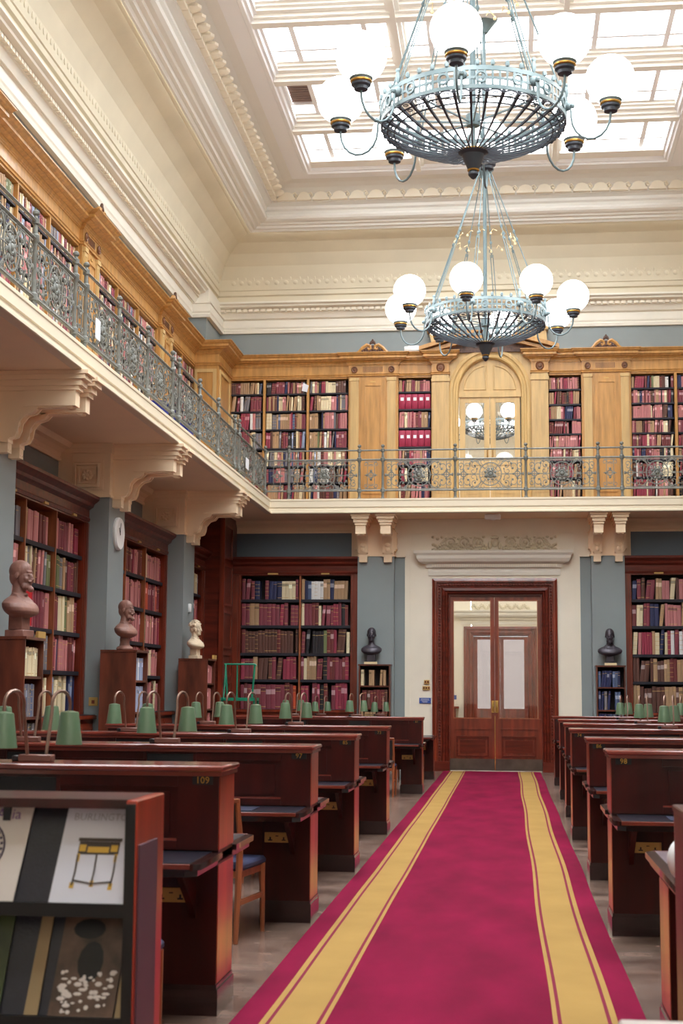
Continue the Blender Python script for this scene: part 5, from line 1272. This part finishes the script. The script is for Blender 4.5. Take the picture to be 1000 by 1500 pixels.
# ------------------------------------------------------------------ green steps
gs = thing('library_steps', 'green metal library steps with a hand frame before the corner bookcase', 'steps', (-4.85, 31.0, 0))
m = MB()
for sx, sy in ((-1, -1), (1, -1), (-1, 1), (1, 1)):
    m.tube([(-4.85+sx*.30, 31.0+sy*.30, 0), (-4.85+sx*.25, 31.0+sy*.22, 1.40)], .018, 8)
mk('leg_frame', m, 'green_metal', gs)
m = MB()
for (x0, x1) in ((-.20, -.24), (.19, .23)):
    m.tube([(-4.85+x0, 30.98, 1.40), (-4.85+x1, 30.98, 2.05)], .016, 8)
m.tube([(-5.11, 30.98, 2.05), (-4.62, 30.98, 2.05), (-4.60, 30.98, 2.02)], .018, 8); m.tube([(-4.9, 30.98, 1.4), (-4.9, 30.98, 2.05)], .012, 6); m.tube([(-5.07, 30.9, 2.05), (-5.07, 30.7, 1.4)], .012, 6)
mk('hand_frame', m, 'green_metal', gs)
mk('platform', MB().box(-5.12, -4.58, 30.74, 31.24, 1.37, 1.43), 'green_metal', gs)
for k, z in enumerate((.35, .7, 1.05)): mk('tread', MB().box(-5.12, -4.58, 30.68-.04*(3-k), 30.9-.04*(3-k), z, z+.03), 'green_metal', gs)

# ------------------------------------------------------------------ foreground: magazine rack, right hand things
mr = thing('magazine_rack', 'dark mahogany magazine display rack with sloping shelves, bottom left', 'rack', (-1.9, 5.5, 0))
rx1, rx0, ry0, ry1, rt = -1.14, -2.75, 5.30, 5.72, 1.175
mk('side_panel', MB().box(rx1-.035, rx1, ry0, ry1, 0, rt, ch=.004), 'aisle_lit_wood', mr)
mk('front_edge', MB().box(rx1-.036, rx1-.003, ry0-.008, ry0-.001, 0, rt-.012), 'black', mr)
mk('side_inset', MB().box(rx1-.0, rx1+.006, ry0+.03, ry1-.12, .05, rt-.14), 'purple_panel', mr)
mk('side_panel', MB().box(rx0, rx0+.035, ry0, ry1, 0, rt, ch=.004), 'mahogany_desk', mr)
mk('top_board', MB().box(rx0, rx1-.036, ry0+.03, ry1, rt-.03, rt), 'mahogany_desk', mr); mk('back_board', MB().box(rx0+.035, rx1-.035, ry1-.03, ry1-.005, 0, rt-.03), 'mahogany_dark', mr)
tiers = [(.845, 1.14), (.50, .80), (.15, .45)]
for z0, z1 in tiers:
    m = MB().add([(rx0+.036, ry0+.02, z0), (rx1-.036, ry0+.02, z0), (rx1-.036, ry0+.13, z1), (rx0+.036, ry0+.13, z1), (rx0+.036, ry0+.05, z0), (rx1-.036, ry0+.05, z0), (rx1-.036, ry0+.16, z1), (rx0+.036, ry0+.16, z1)],
        [(0, 1, 2, 3), (7, 6, 5, 4), (0, 4, 5, 1), (3, 2, 6, 7), (0, 3, 7, 4), (1, 5, 6, 2)]); mk('sloping_shelf', m, 'leather', mr)
    mk('shelf_lip', MB().box(rx0+.036, rx1-.036, ry0-.0, ry0+.02, z0-.03, z0+.012), 'black', mr)
for x in (-1.57, -1.98, -2.38): mk('tier_divider', MB().box(x-.012, x+.012, ry0+.10, ry0+.14, .86, 1.14), 'leather_black', mr)
mk('base_board', MB().box(rx0+.036, rx1-.036, ry0+.05, ry1-.03, 0, .12), 'mahogany_dark', mr)
mat('mag_white', (214, 216, 228), .35); mat('mag_cream', (214, 206, 200), .35); mat('mag_brown', (92, 70, 56), .4, grain=9, amt=.7); mat('mag_green', (64, 76, 40), .4, grain=7, amt=.6); mat('ink', (60, 44, 70), .5); mat('violet', (130, 88, 150), .5); mat('mustard', (206, 164, 60), .5); mat('dark_table', (66, 56, 50), .5); mat('red_ink', (178, 40, 40), .5); mat('orange_ink', (196, 120, 40), .5); mat('pale_grey', (168, 168, 176), .5); mat('deep_blue', (40, 40, 80), .5); mat('mag_spine', (150, 128, 92), .5)
def magazine(x0, wd, z0, hgt, tier, mt, label, art, skew=0.0):
    tz0, tz1 = tier
    def T(a, b, c):     # a right, b up the cover, c off the cover
        f = (z0+b-tz0)/(tz1-tz0); return (x0+a+skew*b, ry0+.018+.11*f-.004-c, z0+b)
    o = mk('magazine', MB(T).box(0, wd, 0, hgt, 0, .008), mt, loc=T(wd/2, 0, 0), label=label, cat='magazine')
    art(T, o, wd, hgt); return o
def txt(T, s, cx_, cz_, size, mt, o, nm='title'):
    vs, fs = text_mb(s, size); m = MB(T); m.add([(cx_+x, cz_+y, .0085+max(0, z)) for x, y, z in vs], fs); mk(nm, m, mt, o, smooth=False)
def art_table(T, o, W, H):
    txt(T, 'BURLINGTON', W*.52, H*.84, .031, 'pale_grey', o)
    m = MB(T).box(W*.22, W*.82, H*.60, H*.635, .008, .0095).box(W*.24, W*.80, H*.47, H*.60, .008, .009)
    for x in (.25, .50, .77): m.tube([(W*x, H*.47, .009), (W*(x+.01), H*.30, .009), (W*x, H*.17, .009)], .0035, 4)
    m.tube([(W*.25, H*.22, .009), (W*.5, H*.19, .009), (W*.77, H*.21, .009)], .003, 4); mk('cover_print', m, 'dark_table', o)
    m = MB(T)
    for x0_, x1_, z0_, z1_ in ((.36, .66, .49, .55), (.25, .34, .50, .57), (.68, .78, .50, .57), (.22, .28, .14, .20), (.74, .80, .13, .20), (.48, .53, .16, .22), (.24, .28, .40, .48), (.75, .79, .40, .48)): m.box(W*x0_, W*x1_, H*z0_, H*z1_, .0093, .0103)
    mk('gilt_print', m, 'mustard', o, kind='stuff')
def art_asia(T, o, W, H):
    txt(T, 'of Asia', W*.58, H*.87, .046, 'violet', o)
    m = MB(T)
    for r in (.085, .066): m.tube([(W*.36+r*math.cos(q*math.pi/14), H*.52+r*math.sin(q*math.pi/14), .009) for q in range(28)], .0035, 4, closed=True)
    for q in range(28): a = q*math.pi/14; m.ell((W*.36+.076*math.cos(a), H*.52+.076*math.sin(a), .009), (.005, .005, .001), 5, 4)
    m.tube([(W*.3, H*.46, .009), (W*.42, H*.62, .009), (W*.5, H*.5, .009), (W*.38, H*.44, .009)], .004, 4); mk('cover_print', m, 'ink', o)
def art_dark(T, o, W, H):
    m = MB(T); random.seed(11)
    for k in range(60):
        a, b = random.uniform(.08, .9)*W, random.uniform(.04, .45)*H; m.ell((a, b, .0085), (random.uniform(.004, .014), random.uniform(.003, .008), .001), 6, 4)
    mk('cover_print', m, 'mag_cream', o)
    mk('dark_print', MB(T).ell((W*.5, H*.55, .0085), (.04, .06, .0012), 12, 6).ell((W*.4, H*.88, .0085), (.05, .03, .0012), 12, 6), 'black', o)
def art_green(T, o, W, H):
    txt(T, '1620', W*.52, H*.88, .058, 'orange_ink', o)
    mk('cover_print', MB(T).box(0, W*.8, H*.60, H*.68, .008, .0088), 'red_ink', o); mk('blue_print', MB(T).box(0, W*.7, H*.28, H*.58, .008, .0086), 'deep_blue', o)
magazine(-1.412, .232, .857, .305, tiers[0], 'mag_white', 'white art magazine with a gilt table on its cover, top tier', art_table, .10)
magazine(-1.75, .232, .857, .300, tiers[0], 'mag_cream', 'cream magazine with violet title and round emblem, top tier left', art_asia, .10)
magazine(-1.405, .20, .512, .29, tiers[1], 'mag_brown', 'brown illustrated magazine below the white one', art_dark, .08)
magazine(-1.80, .25, .512, .30, tiers[1], 'mag_green', 'dark green magazine with orange numerals, second tier left', art_green, .05)
for x in (-1.475, -1.20): mk('thin_booklet', MB().add([(x, ry0+.012, .513), (x+.04, ry0+.012, .513), (x+.055, ry0+.12, .80), (x+.02, ry0+.12, .80), (x, ry0+.018, .513), (x+.04, ry0+.018, .513), (x+.055, ry0+.126, .80), (x+.02, ry0+.126, .80)], [(0, 1, 2, 3), (7, 6, 5, 4), (0, 4, 5, 1), (3, 2, 6, 7), (0, 3, 7, 4), (1, 5, 6, 2)]), 'mag_spine', loc=(x, ry0, .513), label='tan booklet edge beside the brown magazine, %s' % ('left of it' if x < -1.4 else 'right of it'), cat='booklet')
# right: tall wooden rack end and pale counter
rr = thing('wooden_stand', 'tall reddish wooden stand at the right edge of the picture', 'stand', (.85, 6.0, 0))
mk('side_panel', MB().box(.625, .66, 6.0, 6.5, 0, 1.115, ch=.004), 'mahogany_desk', rr); mk('front_panel', MB().box(.66, 1.5, 6.02, 6.06, 0, 1.09), 'mahogany', rr); mk('top_board', MB().box(.62, 1.5, 5.99, 6.5, 1.09, 1.115, ch=.004), 'mahogany_desk', rr)
wh = thing('paperweight', 'round white object on a black foot on the near right desk', 'paperweight', (.728, 7.25, .757))
mkl('body', MB().ell((0, 0, .09), (.06, .055, .085), 16, 12), 'white_plastic', wh); mkl('foot', MB().ell((.04, -.02, .02), (.05, .04, .02), 12, 8), 'leather_black', wh)
ct = thing('counter', 'pale grey counter corner at the bottom right of the picture', 'counter', (.9, 4.0, 0))
mk('top', MB().box(.275, 1.6, 3.2, 4.25, .72, .75, ch=.006), 'grey_table', ct); mk('body', MB().box(.68, 1.6, 3.25, 4.2, 0, .72), 'grey_table', ct)
mk('paper_pile', MB().box(.36, .6, 3.5, 3.8, .75, .765).box(.37, .59, 3.51, 3.81, .765, .775), 'paper', loc=(.48, 3.65, .75), label='white papers on the pale counter', cat='papers')

# ------------------------------------------------------------------ remaining shelved books: one object
mk('shelved_books', STUFF, 'book_cover', smooth=False, fix=False, kind='stuff', label='rows of old bound books filling the remaining shelves', cat='books')
